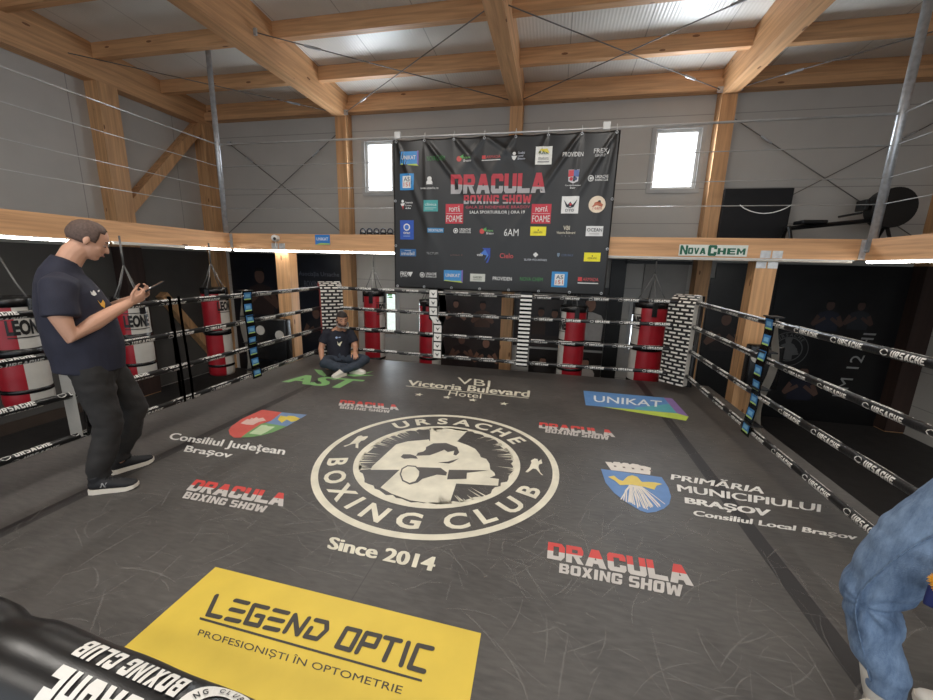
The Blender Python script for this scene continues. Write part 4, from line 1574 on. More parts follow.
bn = thing('sponsor_banner', 'large black vinyl banner with red title lettering and sponsor logos, tied to the railing', 'banner', (0, BY, 0))
bm = bmesh.new()
nx, nz = 130, 90
gv = []
for j in range(nz + 1):
    row = []
    for i in range(nx + 1):
        x = BX0 + (BX1 - BX0) * i / nx
        tz = j / nz
        z = BZ0 + (BZ1 - BZ0) * tz + edge_top(x) * tz ** 6
        row.append(bm.verts.new((x, -billow(x, z), z)))
    gv.append(row)
for j in range(nz):
    for i in range(nx):
        bm.faces.new((gv[j][i], gv[j][i + 1], gv[j + 1][i + 1], gv[j + 1][i]))
M_BAN = M('banner_vinyl', (25, 24, 24), 0.36, var=0.12, scale=3)
sheet = obj('vinyl_sheet', bm, M_BAN, bn, True)
sd_ = sheet.modifiers.new('thickness', 'SOLIDIFY')
sd_.thickness = 0.002
sd_.offset = -1
for k, x in enumerate(GROM):
    for z in (BZ1 - 0.03, BZ0 + 0.03):
        bm = bmesh.new()
        a_ = [(x + 0.016 * math.cos(2 * PI * i / 14), -billow(x, z) - 0.004, z + 0.016 * math.sin(2 * PI * i / 14)) for i in range(14)]
        tube(bm, a_ + [a_[0], a_[1]], 0.006, 6, cap=False)
        obj('grommet', bm, M_STEEL, bn, True)
    obj('cable_tie', T([(x, -0.012, BZ1 - 0.02), (x, -0.03, BZ1 + 0.03), (x, 0.03, 3.6), (x, 0.045, 3.56)], 0.004, 6), M_WHITE, bn, True)
for x in (GROM[0] + 0.02, GROM[7] - 0.14):
    o = obj('corner_clip', B((x, 0.02, 3.575), (0.10, 0.05, 0.10), bev=0.008), M_WHITE, bn)
for x in (BX0 + 0.025, BX1 - 0.025):
    for z in (1.9, 2.6):
        bm = bmesh.new()
        a_ = [(x + 0.016 * math.cos(2 * PI * i / 14), -billow(x, z) - 0.004, z + 0.016 * math.sin(2 * PI * i / 14)) for i in range(14)]
        tube(bm, a_ + [a_[0], a_[1]], 0.006, 6, cap=False)
        obj('grommet', bm, M_STEEL, bn, True)

W_, BK_, RD_, BL_ = (226, 226, 224), (24, 24, 26), (196, 40, 58), (36, 92, 172)
UNI = [('r', 0, .12, 1, .95, (60, 140, 204)), ('p', [(0, .12), (.1, .2), (1, 0), (.9, .14)], (190, 210, 90)), ('p', [(.92, .1), (1, .02), (1, 1), (.92, .95)], (120, 100, 170)), ('t', 'UNIKAT', .1, .42, .85, .68, W_)]
ART = {
    'unikat': UNI,
    'NovaChem': [('t', 'NOVA CHEM', 0, .1, 1, .9, (52, 126, 60))],
    'NovaChemG': [('t', 'NOVA CHEM', 0, .1, 1, .9, (60, 140, 66))],
    'pit1': [('c', .2, .5, .34, (206, 70, 66)), ('p', [(.2, .7), (.5, 1), (.42, .55)], (90, 170, 90)), ('t', 'Poiana', .42, .45, .95, .75, (120, 180, 110)), ('t', 'Brasov', .5, .1, 1, .4, W_)],
    'ARMADA': [('r', 0, .4, .2, 1, (206, 60, 60)), ('t', 'ARMADA', .24, .45, 1, .95, (206, 84, 84)), ('r', 0, .05, 1, .2, W_)],
    'shield': [('c', .2, .76, .2, W_), ('p', [(.02, .5), (.4, .5), (.3, .15), (.2, 0), (.1, .15)], W_), ('t', 'Consiliul', .45, .7, .9, .95, (200, 204, 214)), ('t', 'Local', .45, .38, .8, .6, (200, 204, 214)), ('t', 'Brasov', .45, .05, .95, .3, (200, 204, 214))],
    'yelcard': [('r', 0, 0, 1, 1, (236, 236, 230)), ('p', [(.15, .62), (.3, .85), (.7, .88), (.85, .62), (.5, .7)], (222, 204, 70)), ('t', 'RAR', .2, .56, .8, .74, (60, 90, 60)), ('t', 'motors', .2, .25, .8, .42, (120, 120, 120)), ('r', .15, .12, .85, .17, (130, 130, 130))],
    'PROVIDEN': [('t', 'PROVIDEN', 0, .1, 1, .9, W_)],
    'FREX': [('t', 'FREX', 0, .45, .9, 1, (206, 206, 206)), ('t', 'GROUP', .1, 0, .8, .35, (206, 206, 206)), ('p', [(.85, .3), (1, .9), (.94, .3)], W_)],
    'frex2': [('t', 'FREX', 0, .3, .7, 1, W_), ('p', [(.6, .95), (1, 1), (.8, .1)], W_), ('t', 'group', 0, 0, .6, .25, (170, 170, 170))],
    'ARTIST': [('r', 0, 0, 1, 1, (44, 140, 206)), ('r', .2, .12, .8, .85, W_), ('t', 'AS', .27, .52, .73, .78, (70, 84, 96)), ('t', '151', .27, .2, .73, .46, (196, 90, 80))],
    'www': [('c', .5, .74, .17, W_), ('p', [(.32, .45), (.68, .45), (.62, .62), (.38, .62)], W_), ('p', [(.3, .35), (.5, .55), (.7, .35)], W_), ('t', 'www.ursache.ro', 0, 0, 1, .18, W_)],
    'crest': [('p', [(.08, 1), (.92, 1), (.88, .4), (.5, .28), (.12, .4)], (206, 206, 210)), ('p', [(.1, .98), (.5, .98), (.5, .66), (.1, .62)], (206, 70, 80)), ('p', [(.5, .98), (.9, .98), (.9, .62), (.5, .66)], (88, 110, 170)),
              ('c', .33, .52, .14, (196, 60, 70)), ('c', .68, .52, .12, (70, 90, 130)), ('t', 'Consiliul Judetean', -.1, .12, 1.1, .22, W_), ('t', 'Brasov', .3, 0, .7, .1, W_)],
    'ursache': [('c', .16, .5, .46, W_), ('c', .16, .5, .33, BK_), ('c', .16, .5, .2, W_), ('t', 'URSACHE', .38, .5, 1, .95, W_), ('t', 'BOXING CLUB', .38, .08, 1, .42, W_)],
    'pin': [('c', .18, .84, .14, W_), ('p', [(0, .6), (.36, .68), (.28, .4), (.1, .35)], W_), ('p', [(.14, .4), (.26, .4), (.2, 0)], (206, 70, 70)), ('t', 'Federatia', .42, .62, 1, .8, W_), ('t', 'Romana', .42, .35, .9, .52, W_), ('t', 'de Box', .42, .08, .85, .26, W_)],
    'teal': [('r', 0, 0, 1, 1, (64, 158, 158)), ('t', 'clinica', .1, .5, .9, .75, (200, 228, 226)), ('r', .1, .3, .9, .34, (180, 216, 214)), ('r', .1, .18, .7, .22, (180, 216, 214))],
    'porta1': [('r', 0, 0, 1, 1, RD_), ('t', 'POFTĂ', .2, .6, .82, .9, W_), ('r', .05, .5, .95, .515, W_), ('t', 'FOAME', .06, .08, .96, .42, W_)],
    'porta2': [('r', 0, 0, 1, 1, RD_), ('t', 'POFTĂ', .2, .6, .82, .9, W_), ('r', .05, .5, .95, .515, W_), ('t', 'FOAME', .06, .08, .96, .42, W_)],
    'gala': [('t', 'GALA 25 NOIEMBRIE BRAȘOV', 0, .05, 1, 1, (200, 70, 88))],
    'sala': [('t', 'SALA SPORTURILOR | ORA 19', 0, .05, 1, .95, W_)],
    'eagle': [('r', 0, 0, 1, 1, (232, 232, 230)), ('p', [(.12, .8), (.35, .5), (.5, .68), (.65, .5), (.9, .82), (.72, .38), (.5, .3), (.28, .38)], (30, 34, 44)), ('p', [(.45, .6), (.5, .4), (.62, .55)], (196, 50, 60)), ('t', 'DYO', .25, .1, .75, .26, (70, 74, 84))],
    'round': [('c', .5, .5, .5, (232, 214, 190)), ('p', [(.15, .35), (.3, .62), (.6, .66), (.85, .5), (.8, .35), (.5, .45)], (176, 90, 60)), ('t', 'Team', .2, .2, .8, .4, (176, 60, 50))],
    'bluebadge': [('r', 0, 0, 1, 1, (36, 82, 176)), ('c', .5, .64, .24, W_), ('c', .5, .64, .16, (60, 110, 196)), ('t', 'tiriac', .25, .28, .75, .42, W_), ('r', .25, .16, .75, .19, (150, 180, 226))],
    'DECATHLON': [('r', 0, 0, 1, 1, (40, 130, 186)), ('t', 'DECATHLON', .06, .22, .94, .78, W_)],
    '6AM': [('t', '6AM', 0, 0, 1, 1, W_)],
    'yellow': [('r', 0, 0, 1, 1, (240, 228, 30)), ('c', .5, .62, .07, (70, 66, 30)), ('t', 'LEGEND OPTIC', .22, .3, .78, .46, (90, 84, 30))],
    'vbi': [('t', 'VBI', .35, .62, .7, 1, (214, 206, 184)), ('t', 'Victoria Bulevard', 0, .28, 1, .5, (214, 206, 184)), ('c', .3, .08, .02, W_), ('c', .5, .08, .02, W_), ('c', .7, .08, .02, W_)],
    'OCEAN': [('r', 0, 0, 1, 1, (222, 222, 222)), ('t', 'OCEAN', .06, .45, .94, .8, (70, 74, 76)), ('r', .2, .2, .8, .24, (130, 130, 130))],
    'imobil': [('r', 0, 0, 1, 1, (44, 100, 156)), ('t', 'imobil', .1, .15, .9, .65, W_), ('r', .3, .75, .7, .8, W_)],
    'thin': [('t', 'TECTUM', 0, .1, 1, .9, (150, 150, 150))],
    'thin2': [('t', 'arhitect', 0, .3, .7, .7, (110, 80, 70)), ('c', .85, .5, .13, (140, 84, 66))],
    'bluearrow': [('p', [(.4, 1), (1, 1), (1, .4), (.85, 0), (.7, 0), (.95, .5)], (44, 74, 170)), ('p', [(.25, .6), (.6, .9), (.9, .5), (.6, .15), (.75, .5)], (70, 120, 206)), ('t', 'velo', 0, .45, .45, .65, W_)],
    'Cielo': [('t', 'Cielo', 0, .1, 1, .9, (196, 76, 76))],
    'diamond': [('p', [(.5, .4), (.62, .72), (.5, 1), (.38, .72)], W_), ('t', 'SILVER MOUNTAIN', 0, 0, 1, .24, (206, 210, 218))],
    'crestthin': [('p', [(0, 1), (.16, 1), (.16, .4), (.08, 0), (0, .4)], (110, 130, 150)), ('t', 'CORVINUS', .26, .25, 1, .8, (78, 92, 120))],
    'whitecard': [('r', 0, 0, 1, 1, (206, 208, 200)), ('t', 'GARDEN', .2, .4, .8, .7, (90, 100, 84)), ('r', .2, .2, .8, .26, (120, 130, 110))],
}
LOGO_LABEL = {'unikat': 'blue flag-shaped logo', 'yellow': 'small yellow logo', 'porta1': 'red square logo left of the date', 'porta2': 'red square logo right of the date', 'round': 'round cream logo',
              'eagle': 'white square logo with a dark wing mark', 'teal': 'teal logo', 'yelcard': 'white and yellow logo'}
for key, x, z, w, h in BAN:
    if key in ('DRACULA', 'BOXING'):
        bm = bmesh.new()

        def fn(u, v, x=x, z=z, w=w, h=h):
            px, pz = x + (u - 0.5) * w, z + (v - 0.5) * h
            return Vector((px, -billow(px, pz) - 0.008, pz))
        put_block(bm, 'DRACULA' if key == 'DRACULA' else 'BOXING SHOW', fn, gap=0.08 if key == 'DRACULA' else 0.13, cuts=(0.2, 0.4, 0.6, 0.8))
        two_tone(bm, (0.04, 0, 1), (x, 0, z - (0.03 if key == 'DRACULA' else 0.035)), 0, 1)
        o = obj('title_lettering', bm, [ink((190, 62, 74)), ink((176, 172, 174))], bn, recalc=False)
        continue
    bm = bmesh.new()
    mats, idx = [], {}

    def mi_of(c):
        if c not in idx:
            idx[c] = len(mats)
            mats.append(ink(c, 0.42))
        return idx[c]

    for q, art in enumerate(ART[key]):
        off = (0.003 if art[0] == 'r' and q == 0 else 0.008) + 0.0015 * min(q, 6)

        def pt(u, v):
            px, pz = x - w / 2 + u * w, z - h / 2 + v * h
            return Vector((px, -billow(px, pz) - off, pz))
        if art[0] == 'r':
            _, a, b_, c, d, col = art
            nn = max(1, int((c - a) * w / 0.025))
            mm = max(1, int((d - b_) * h / 0.025))
            g = [[bm.verts.new(pt(a + (c - a) * i / nn, b_ + (d - b_) * j / mm)) for i in range(nn + 1)] for j in range(mm + 1)]
            for j in range(mm):
                for i in range(nn):
                    bm.faces.new((g[j][i], g[j][i + 1], g[j + 1][i + 1], g[j + 1][i])).material_index = mi_of(col)
        elif art[0] == 'p':
            vs = [bm.verts.new(pt(u, v)) for u, v in art[1]]
            for tri in tessellate_polygon([[Vector((u, v, 0)) for u, v in art[1]]]):
                bm.faces.new([vs[i] for i in tri]).material_index = mi_of(art[2])
        elif art[0] == 'c':
            _, u, v, r, col = art
            bm.faces.new([bm.verts.new(pt(u + r * math.cos(2 * PI * i / 20) * (h / w if w > h else 1), v + r * math.sin(2 * PI * i / 20) * (1 if w > h else w / h))) for i in range(20)]).material_index = mi_of(col)
        else:
            _, s, a, b_, c, d, col = art
            put(bm, s, lambda uu, vv: pt(a + (c - a) * uu, b_ + (d - b_) * vv), mi=mi_of(col), bold=0.02, res=2)
    if key in ('gala', 'sala'):
        obj('date_lettering' if key == 'gala' else 'venue_lettering', bm, mats, bn, recalc=False)
    else:
        o = obj('sponsor_logo', bm, mats, bn, recalc=False)
        if key in LOGO_LABEL:
            o['label'] = LOGO_LABEL[key]

# ---------------------------------------------------------------- signs and camera on the deck beams
def wall_sign(name, lab, cx_, cz, w, h, bgc, words_, fg):
    t = obj(name, B((cx_, MY - 0.008, cz), (w, 0.012, h), bev=0.002), ink(bgc))
    tag(t, lab, 'sign')
    bm = bmesh.new()
    for s, u0, v0, u1, v1, b_ in words_:
        (put_block if len(words_) > 1 else put)(bm, s, lambda u, v: Vector((cx_ - w / 2 + (u0 + (u1 - u0) * u) * w, MY - 0.0155, cz - h / 2 + (v0 + (v1 - v0) * v) * h)))
    obj('lettering', bm, ink(fg), t, recalc=False)
    return t


s1 = wall_sign('beam_sign', 'small blue and green sign on the back deck beam, left of the banner', -3.97, 1.985, 0.28, 0.17, (44, 120, 196), [('UNIKAT', .1, .42, .9, .72, 0.02)], (232, 236, 240))
bm = bmesh.new()
flat(bm, [(-4.11, MY - 0.0152, 1.90), (-3.83, MY - 0.0152, 1.905), (-3.83, MY - 0.0152, 1.925), (-4.0, MY - 0.0152, 1.93)])
obj('printed_stripe', bm, ink((170, 200, 90)), s1, recalc=False)
wall_sign('beam_sign', 'white sign with dark green lettering on the back deck beam, right of the banner', 2.185, 1.905, 0.88, 0.155, (222, 226, 218),
          [('N', .015, .1, .13, .93, 0.05), ('OVA', .135, .16, .40, .72, 0.04), ('C', .43, .02, .56, .98, 0.05), ('HEM', .57, .16, .97, .72, 0.04)], (22, 96, 72))
t = thing('security_camera', 'small white dome camera on the back deck beam above the left post', 'camera', (-4.87, MY, 2.0))
bm = bmesh.new()
ball(bm, (0, -0.075, 0.0), 0.058, 18)
obj('dome', bm, M_WHITE, t, True)
obj('mount', T([(0, 0, 0), (0, -0.04, 0)], 0.05, 16), M_WHITE, t)
bm = bmesh.new()
ball(bm, (0.028, -0.115, -0.012), 0.026, 14)
obj('lens', bm, M_BLACK, t, True)
obj('cable', T([(-0.02, -0.004, -0.02), (-0.05, -0.006, -0.12), (-0.02, -0.006, -0.17)], 0.006, 6), M_WHITE, t)

# ---------------------------------------------------------------- punching bags
def bag(lab, loc, r, ztop, zbot, split_deg, zhang, letters=True, lettr_deg=None):
    t = thing('punching_bag', lab, 'punching bag', (loc[0], loc[1], zbot), 0, 'hanging punching bags')
    h = ztop - zbot
    bm = bmesh.new()
    n = 40
    prof = [(0.0, 0.0), (r * 0.75, 0.0), (r * 0.95, 0.02), (r, 0.06)] + [(r * (1 + 0.012 * math.sin(k * 2.1)), 0.06 + (h - 0.12) * k / 12) for k in range(1, 12)] + [(r, h - 0.06), (r * 0.95, h - 0.015), (r * 0.8, h), (0.0, h)]
    rings = []
    for (rr, z) in prof[1:-1]:
        rings.append([bm.verts.new((rr * math.cos(2 * PI * k / n), rr * math.sin(2 * PI * k / n), z)) for k in range(n)])
    for A_, D_ in zip(rings, rings[1:]):
        for k in range(n):
            an = math.degrees(2 * PI * (k + 0.5) / n)
            rel = (an - split_deg) % 360
            f = bm.faces.new((A_[k], A_[(k + 1) % n], D_[(k + 1) % n], D_[k]))
            f.material_index = 0 if rel < 180 else 1
    bm.faces.new(rings[0][::-1]).material_index = 2
    bm.faces.new(rings[-1]).material_index = 2
    obj('body', bm, [M_REDV, M_WHITEV, M_BLACKV], t, True)
    for z0, hh_ in ((0.17, 0.045), (h * 0.48, 0.09), (h - 0.09, 0.10)):
        bm = bmesh.new()
        tube(bm, [(0, 0, z0), (0, 0, z0 + hh_)], r * 1.022, 40)
        o = obj('band', bm, M_BLACKV, t)
        for p in o.data.polygons:
            p.use_smooth = len(p.vertices) == 4
    top = Vector((0, 0, h + 0.42))
    for k in range(4):
        an = R(split_deg + 45 + 90 * k)
        base = Vector((r * 0.98 * math.cos(an), r * 0.98 * math.sin(an), h - 0.02))
        obj('hanging_chain', T([base, base.lerp(top, 0.5) + Vector((0, 0, -0.03)), top], 0.008, 6), M_DSTEEL, t, True)
        bm = bmesh.new()
        d = Vector((math.cos(an), math.sin(an), 0))
        bx(bm, d * (r + 0.01) + Vector((0, 0, h - 0.11)), (0.018, 0.07, 0.2), Matrix.Rotation(an, 4, 'Z'), bev=0.004)
        obj('webbing_tab', bm, M_BLACKV, t)
    pts = [top, Vector((0, 0, max(h + 0.5, zhang - zbot)))]
    obj('hanging_chain', T(pts, 0.012, 6), M_DSTEEL, t, True)
    if letters:
        c_an = R(lettr_deg)
        bm = bmesh.new()
        v, f, _ = unit('LEONE', 0.05, 3)
        rr = r * 1.02 + 0.003
        vs = []
        for u, w in v:
            an = c_an + (u - 0.5) * 1.5
            vs.append(bm.verts.new((rr * math.cos(an), rr * math.sin(an), h - 0.38 + w * 0.16)))
        for fc in f:
            bm.faces.new([vs[i] for i in fc])
        for z0 in (h - 0.41, h - 0.20):
            a_ = []
            for k in range(9):
                an = c_an + (k / 8 - 0.5) * 1.5
                a_.append((bm.verts.new((rr * math.cos(an), rr * math.sin(an), z0)), bm.verts.new((rr * math.cos(an), rr * math.sin(an), z0 + 0.01))))
            for p_, q_ in zip(a_, a_[1:]):
                bm.faces.new((p_[0], q_[0], q_[1], p_[1]))
        obj('lettering', bm, M_BLACK, t, recalc=False)
    return t


zh = MZ0 + 0.06
# split_deg: the red half runs 180 degrees counter-clockwise from it
bag('red and white punching bag at the far left, partly behind the standing man', (-5.55, 2.98), 0.20, 1.16, -0.02, 152, zh, True, 357)
bag('red and white punching bag just right of the standing man', (-5.50, 4.14), 0.19, 1.08, 0.0, 135, zh, True, 340)
bag('red and white punching bag behind the blue logo strap on the left ropes', (-5.72, 5.72), 0.20, 1.12, -0.42, 150, zh, True, 5)
bag('red and white punching bag beside the low window, right of the seated man', (-3.16, 6.62), 0.185, 1.12, -0.30, 143, zh, True, 350)
bag('red punching bag behind the tiled strap on the back ropes', (-2.13, 6.75), 0.20, 0.98, -0.25, 120, zh, False)
bag('red and white punching bag under the right half of the banner', (0.36, 6.52), 0.205, 1.02, -0.19, 236, zh, True, 196)
bag('red and white punching bag left of the checked right corner pad', (1.50, 6.50), 0.235, 1.14, -0.30, 226, zh, True, 188)

# padded striking targets beside the posts
def target(lab, cx_, cy_, cz, w, h, discs, loose):
    t = thing('striking_target', lab, 'target pad', (cx_, cy_, GZ), 0, 'striking target pads')
    obj('padded_body', B((0, 0, cz - GZ), (w, 0.16, h), bev=0.03), M_BLACKV, t, True)
    for x, z, r, m in discs:
        bm = bmesh.new()
        tube(bm, [(x, -0.075, z - GZ), (x, -0.095, z - GZ)], r, 24)
        obj('target_disc', bm, m, t)
    obj('stand', T([(0, 0.02, cz - GZ - h / 2 + 0.02), (0, 0.02, 0.03)], 0.04, 10), M_BLACK, t)
    obj('stand_base', B((0, 0.02, 0.02), (0.5, 0.3, 0.04), bev=0.01), M_BLACK, t)
    return t


M_YD = ink((150, 130, 84))
target('black target pad with two white discs standing behind the left ropes', -4.93, 6.12, 0.20, 0.66, 0.78, [(-0.19, 0.37, 0.085, M_WHITEV), (0.20, 0.30, 0.085, M_WHITEV)], 0)
bm = bmesh.new()
target('black target pad with one white disc standing behind the right ropes', 2.96, 6.12, 0.32, 0.42, 0.62, [(-0.12, 0.46, 0.075, M_WHITEV)], 0)

# ---------------------------------------------------------------- posters and wall prints below the deck
SKIN_B = [ink((150, 108, 88)), ink((124, 88, 72)), ink((164, 122, 102))]
SKIN_P = [ink((92, 68, 58)), ink((74, 54, 47)), ink((104, 78, 66))]


def poster(lab, x0, x1, z0, z1, col, figs, words_=(), wcol=(120, 122, 130), bright=False):
    t = obj('wall_poster', B(((x0 + x1) / 2, YB - 0.043, (z0 + z1) / 2), (x1 - x0, 0.012, z1 - z0)), M('poster_%d_%d_%d' % col, col, 0.35, var=0.35, scale=3))
    tag(t, lab, 'poster', 'posters on the back wall')
    y = YB - 0.0505
    for fx, fz, sc_, shirt, arms in figs:
        bm = bmesh.new()
        P_ = lambda u, v: (fx + u * sc_, y, fz + v * sc_)
        flat(bm, [P_(0.11 * math.cos(2 * PI * k / 16), 0.78 + 0.15 * math.sin(2 * PI * k / 16)) for k in range(16)], 0)
        y -= 0.0004
        flat(bm, [P_(*p) for p in [(-.28, .0), (-.30, .45), (-.24, .56), (-.06, .62), (.06, .62), (.24, .56), (.30, .45), (.28, 0)]], 1)
        y -= 0.0004
        if arms:
            for m_ in (-1, 1):
                flat(bm, [P_(m_ * a_, c_) for a_, c_ in [(.30, .50), (.43, .22), (.34, .17), (.21, .42)]], 0)
                y -= 0.0003
                flat(bm, [P_(m_ * a_, c_) for a_, c_ in [(.43, .20), (.10, .44), (.05, .36), (.35, .13)]], 0)
        flat(bm, [P_(*p) for p in [(-.12, .84), (-.09, .95), (.09, .95), (.12, .84), (.06, .88), (-.06, .88)]], 2)
        obj('printed_figure', bm, [(SKIN_B if bright else SKIN_P)[int(abs(fx * 7)) % 3], ink(shirt), ink((16, 14, 14))], t, recalc=False)
    if words_:
        bm = bmesh.new()
        for s, a, b_, c, d in words_:
            put(bm, s, lambda u, v: Vector((x0 + (a + (c - a) * u) * (x1 - x0), YB - 0.0505, z0 + (b_ + (d - b_) * v) * (z1 - z0))), bold=0.02, res=2)
        obj('lettering', bm, ink(wcol), t, recalc=False)
    return t


poster('dark navy poster with a boxer, left of the left post', -7.75, -6.35, -0.9, 1.66, (20, 23, 32), [(-6.98, 0.3, 1.2, (52, 38, 36), True)])
poster('dark navy poster with grey show lettering, right of the left post', -6.1, -4.78, -0.95, 1.70, (24, 28, 38), [(-5.5, -0.3, 0.9, (36, 36, 42), True)],
       [('Asociația Ursache', .15, .83, .95, .88), ('BOXING SHOW', .25, .745, .9, .80)], (96, 100, 112))
poster('dark brown poster with fighters behind the back ropes', -2.5, -1.02, -0.7, 0.98, (58, 48, 46), [(-2.05, 0.35, 0.55, (60, 46, 44), True), (-1.45, 0.3, 0.6, (96, 70, 58), True), (-1.9, -0.55, 0.7, (52, 40, 40), True), (-1.35, -0.6, 0.7, (40, 36, 36), True)], bright=True)
poster('poster of standing club members under the banner', -0.76, 0.25, -0.05, 0.99, (58, 48, 44), [(-0.55, 0.2, 0.62, (58, 44, 40), False), (-0.2, 0.22, 0.6, (70, 52, 44), False), (0.08, 0.2, 0.6, (46, 42, 44), False)], bright=True)
poster('poster of a person in a white shirt behind the middle bag', 0.30, 1.10, -0.05, 1.24, (36, 31, 30), [(0.78, 0.15, 0.95, (196, 192, 188), False)], bright=True)
poster('low poster of seated people in pale shirts below the others', -0.40, 1.10, -0.85, -0.10, (42, 37, 35), [(-0.1, -0.85, 0.62, (58, 52, 50), False), (0.35, -0.85, 0.62, (96, 84, 80), False), (0.78, -0.85, 0.66, (182, 174, 168), False)], bright=True)
poster('dark poster of a ring with ropes left of the right post', 2.92, 3.75, -0.9, 1.5, (24, 22, 22), [(3.3, 0.1, 0.8, (40, 34, 34), True)])
poster('dark poster with blue boxers and a vertical line of lettering at the far right', 4.05, 6.05, -1.0, 1.62, (21, 21, 23), [(4.95, 0.6, 0.6, (30, 34, 48), True), (5.42, 0.65, 0.55, (38, 40, 46), True), (4.75, -0.75, 0.7, (24, 27, 44), True)])
t = bpy.data.objects['wall_poster.007'] if 'wall_poster.007' in bpy.data.objects else None
# vertical lettering and the round club mark printed on it
bm = bmesh.new()
yy = YB - 0.0535
put(bm, "I'M 12 HI", lambda u, v: Vector((5.28 + 0.26 * u + 0.20 * (1 - v), yy, -0.62 + 1.22 * u)), bold=0.02)
o = obj('lettering', bm, ink((150, 150, 148)), t, recalc=False)
bm = bmesh.new()
ec = Vector((4.42, 0.22))


def ann(bm, r0, r1, n=40):
    a_ = [bm.verts.new((ec.x + r0 * math.cos(2 * PI * k / n), yy, ec.y + r0 * math.sin(2 * PI * k / n))) for k in range(n)]
    c_ = [bm.verts.new((ec.x + r1 * math.cos(2 * PI * k / n), yy, ec.y + r1 * math.sin(2 * PI * k / n))) for k in range(n)]
    for k in range(n):
        bm.faces.new((a_[k], a_[(k + 1) % n], c_[(k + 1) % n], c_[k]))


ann(bm, 0.33, 0.315)
ann(bm, 0.235, 0.215)
for ch, an in list(zip('URSACHE', (133, 117, 103, 88, 73, 57, 42))):
    v, f = glyphs(ch, 0.03)
    rd = Vector((math.cos(R(an)), math.sin(R(an))))
    tg = Vector((rd.y, -rd.x))
    x0, x1 = min(p[0] for p in v), max(p[0] for p in v)
    vs = [bm.verts.new((*(lambda q: (q.x, yy, q.y))(ec + rd * 0.275 + tg * ((x - (x0 + x1) / 2) * 0.08) + rd * ((y_ - 0.35) * 0.08)),)) for x, y_ in v]
    for q in f:
        bm.faces.new([vs[i] for i in q])
E0 = Vector((-0.846, 2.916))
flat(bm, [(ec.x + (x - E0.x) * 0.33, yy, ec.y + (y_ - E0.y) * 0.33) for x, y_ in POLYS['emblem']])
obj('printed_emblem', bm, ink((92, 92, 92)), t, recalc=False)

# ---------------------------------------------------------------- things on the upper deck
DZ = 2.04
t = tag(obj('folded_mat', B((3.36, YB - 0.30, DZ + 0.50), (1.06, 0.07, 1.0), bev=0.01), M('black_foam', (22, 23, 26), 0.7, var=0.15)), 'black square foam mat standing upright on the upper deck at the back wall', 'mat')
t = thing('rowing_machine', 'black rowing machine on the upper deck behind the right steel pole', 'rowing machine', (4.6, 7.75, DZ))
bm = bmesh.new()
tube(bm, [(0.5, -0.09, 0.62), (0.5, 0.09, 0.62)], 0.30, 32)
obj('flywheel', bm, M_BLACK, t)
obj('rail', T([(0.4, 0, 0.45), (-0.9, 0, 0.30)], 0.035, 8), M_BLACK, t)
obj('handle', T([(-0.02, -0.25, 0.52), (-0.02, 0.25, 0.52)], 0.018, 8), M_BLACK, t)
obj('seat', B((-0.55, 0, 0.40), (0.36, 0.28, 0.06), bev=0.02), M_BLACK, t)
obj('console', B((0.12, 0, 0.66), (0.05, 0.22, 0.16), bev=0.01), M_BLACK, t)
obj('arm', T([(0.45, 0, 0.6), (0.12, 0, 0.66)], 0.02, 8), M_BLACK, t)
for x in (0.5, -0.85):
    obj('leg', T([(x, -0.22, 0.0), (x, -0.03, 0.33), (x, 0.03, 0.33), (x, 0.22, 0.0)], 0.025, 8), M_BLACK, t)
for k in range(6):
    t = thing('kettlebell', 'black kettlebell in a row on the deck beam left of the banner', 'kettlebell', (-3.36 + k * 0.13, MY + 0.3, DZ), 0, 'kettlebells on the upper deck')
    bm = bmesh.new()
    ball(bm, (0, 0, 0.055), (0.06, 0.06, 0.055), 16)
    obj('bell', bm, M_BLACK, t, True)
    obj('handle', T([(0.045 * math.cos(PI * i / 10) * 1.1, 0, 0.09 + 0.075 * math.sin(PI * i / 10) ** 0.8) for i in range(11)], 0.011, 8), M('navy_handle', (30, 38, 60), 0.4), t, True)


# ---------------------------------------------------------------- people
from mathutils.bvhtree import BVHTree
M_SKIN = M('skin', (206, 158, 132), 0.5, var=0.07, scale=9)
M_SKIN2 = M('skin_tan', (190, 140, 112), 0.5, var=0.07, scale=9)
M_HAIR = M('dark_hair', (44, 36, 33), 0.7, var=0.3, scale=60, bump=0.4, bscale=200)
M_BUZZ = M('buzz_hair', (92, 74, 66), 0.7, var=0.25, scale=80)
M_NAVY = M('navy_cotton', (38, 39, 54), 0.8, var=0.12, scale=14, bump=0.15, bscale=160)
M_NAVY2 = M('dark_navy_cotton', (26, 28, 40), 0.8, var=0.12, scale=14, bump=0.15, bscale=160)
M_GREYTR = M('charcoal_trousers', (42, 40, 39), 0.8, var=0.14, scale=14, bump=0.15, bscale=160)
M_DJEAN = M('dark_jeans', (52, 60, 72), 0.8, var=0.2, scale=18, bump=0.2, bscale=160)
M_SHOEB = M('black_knit', (24, 24, 27), 0.7, var=0.2, scale=30)
M_SOLE = M('white_foam', (226, 218, 204), 0.6, var=0.05)
M_EYE = M('eye_white', (176, 160, 150), 0.7, var=0.02)
M_IRIS = M('iris', (40, 28, 22), 0.2, var=0.1)
M_LIP = M('lips', (168, 104, 92), 0.5, var=0.05)

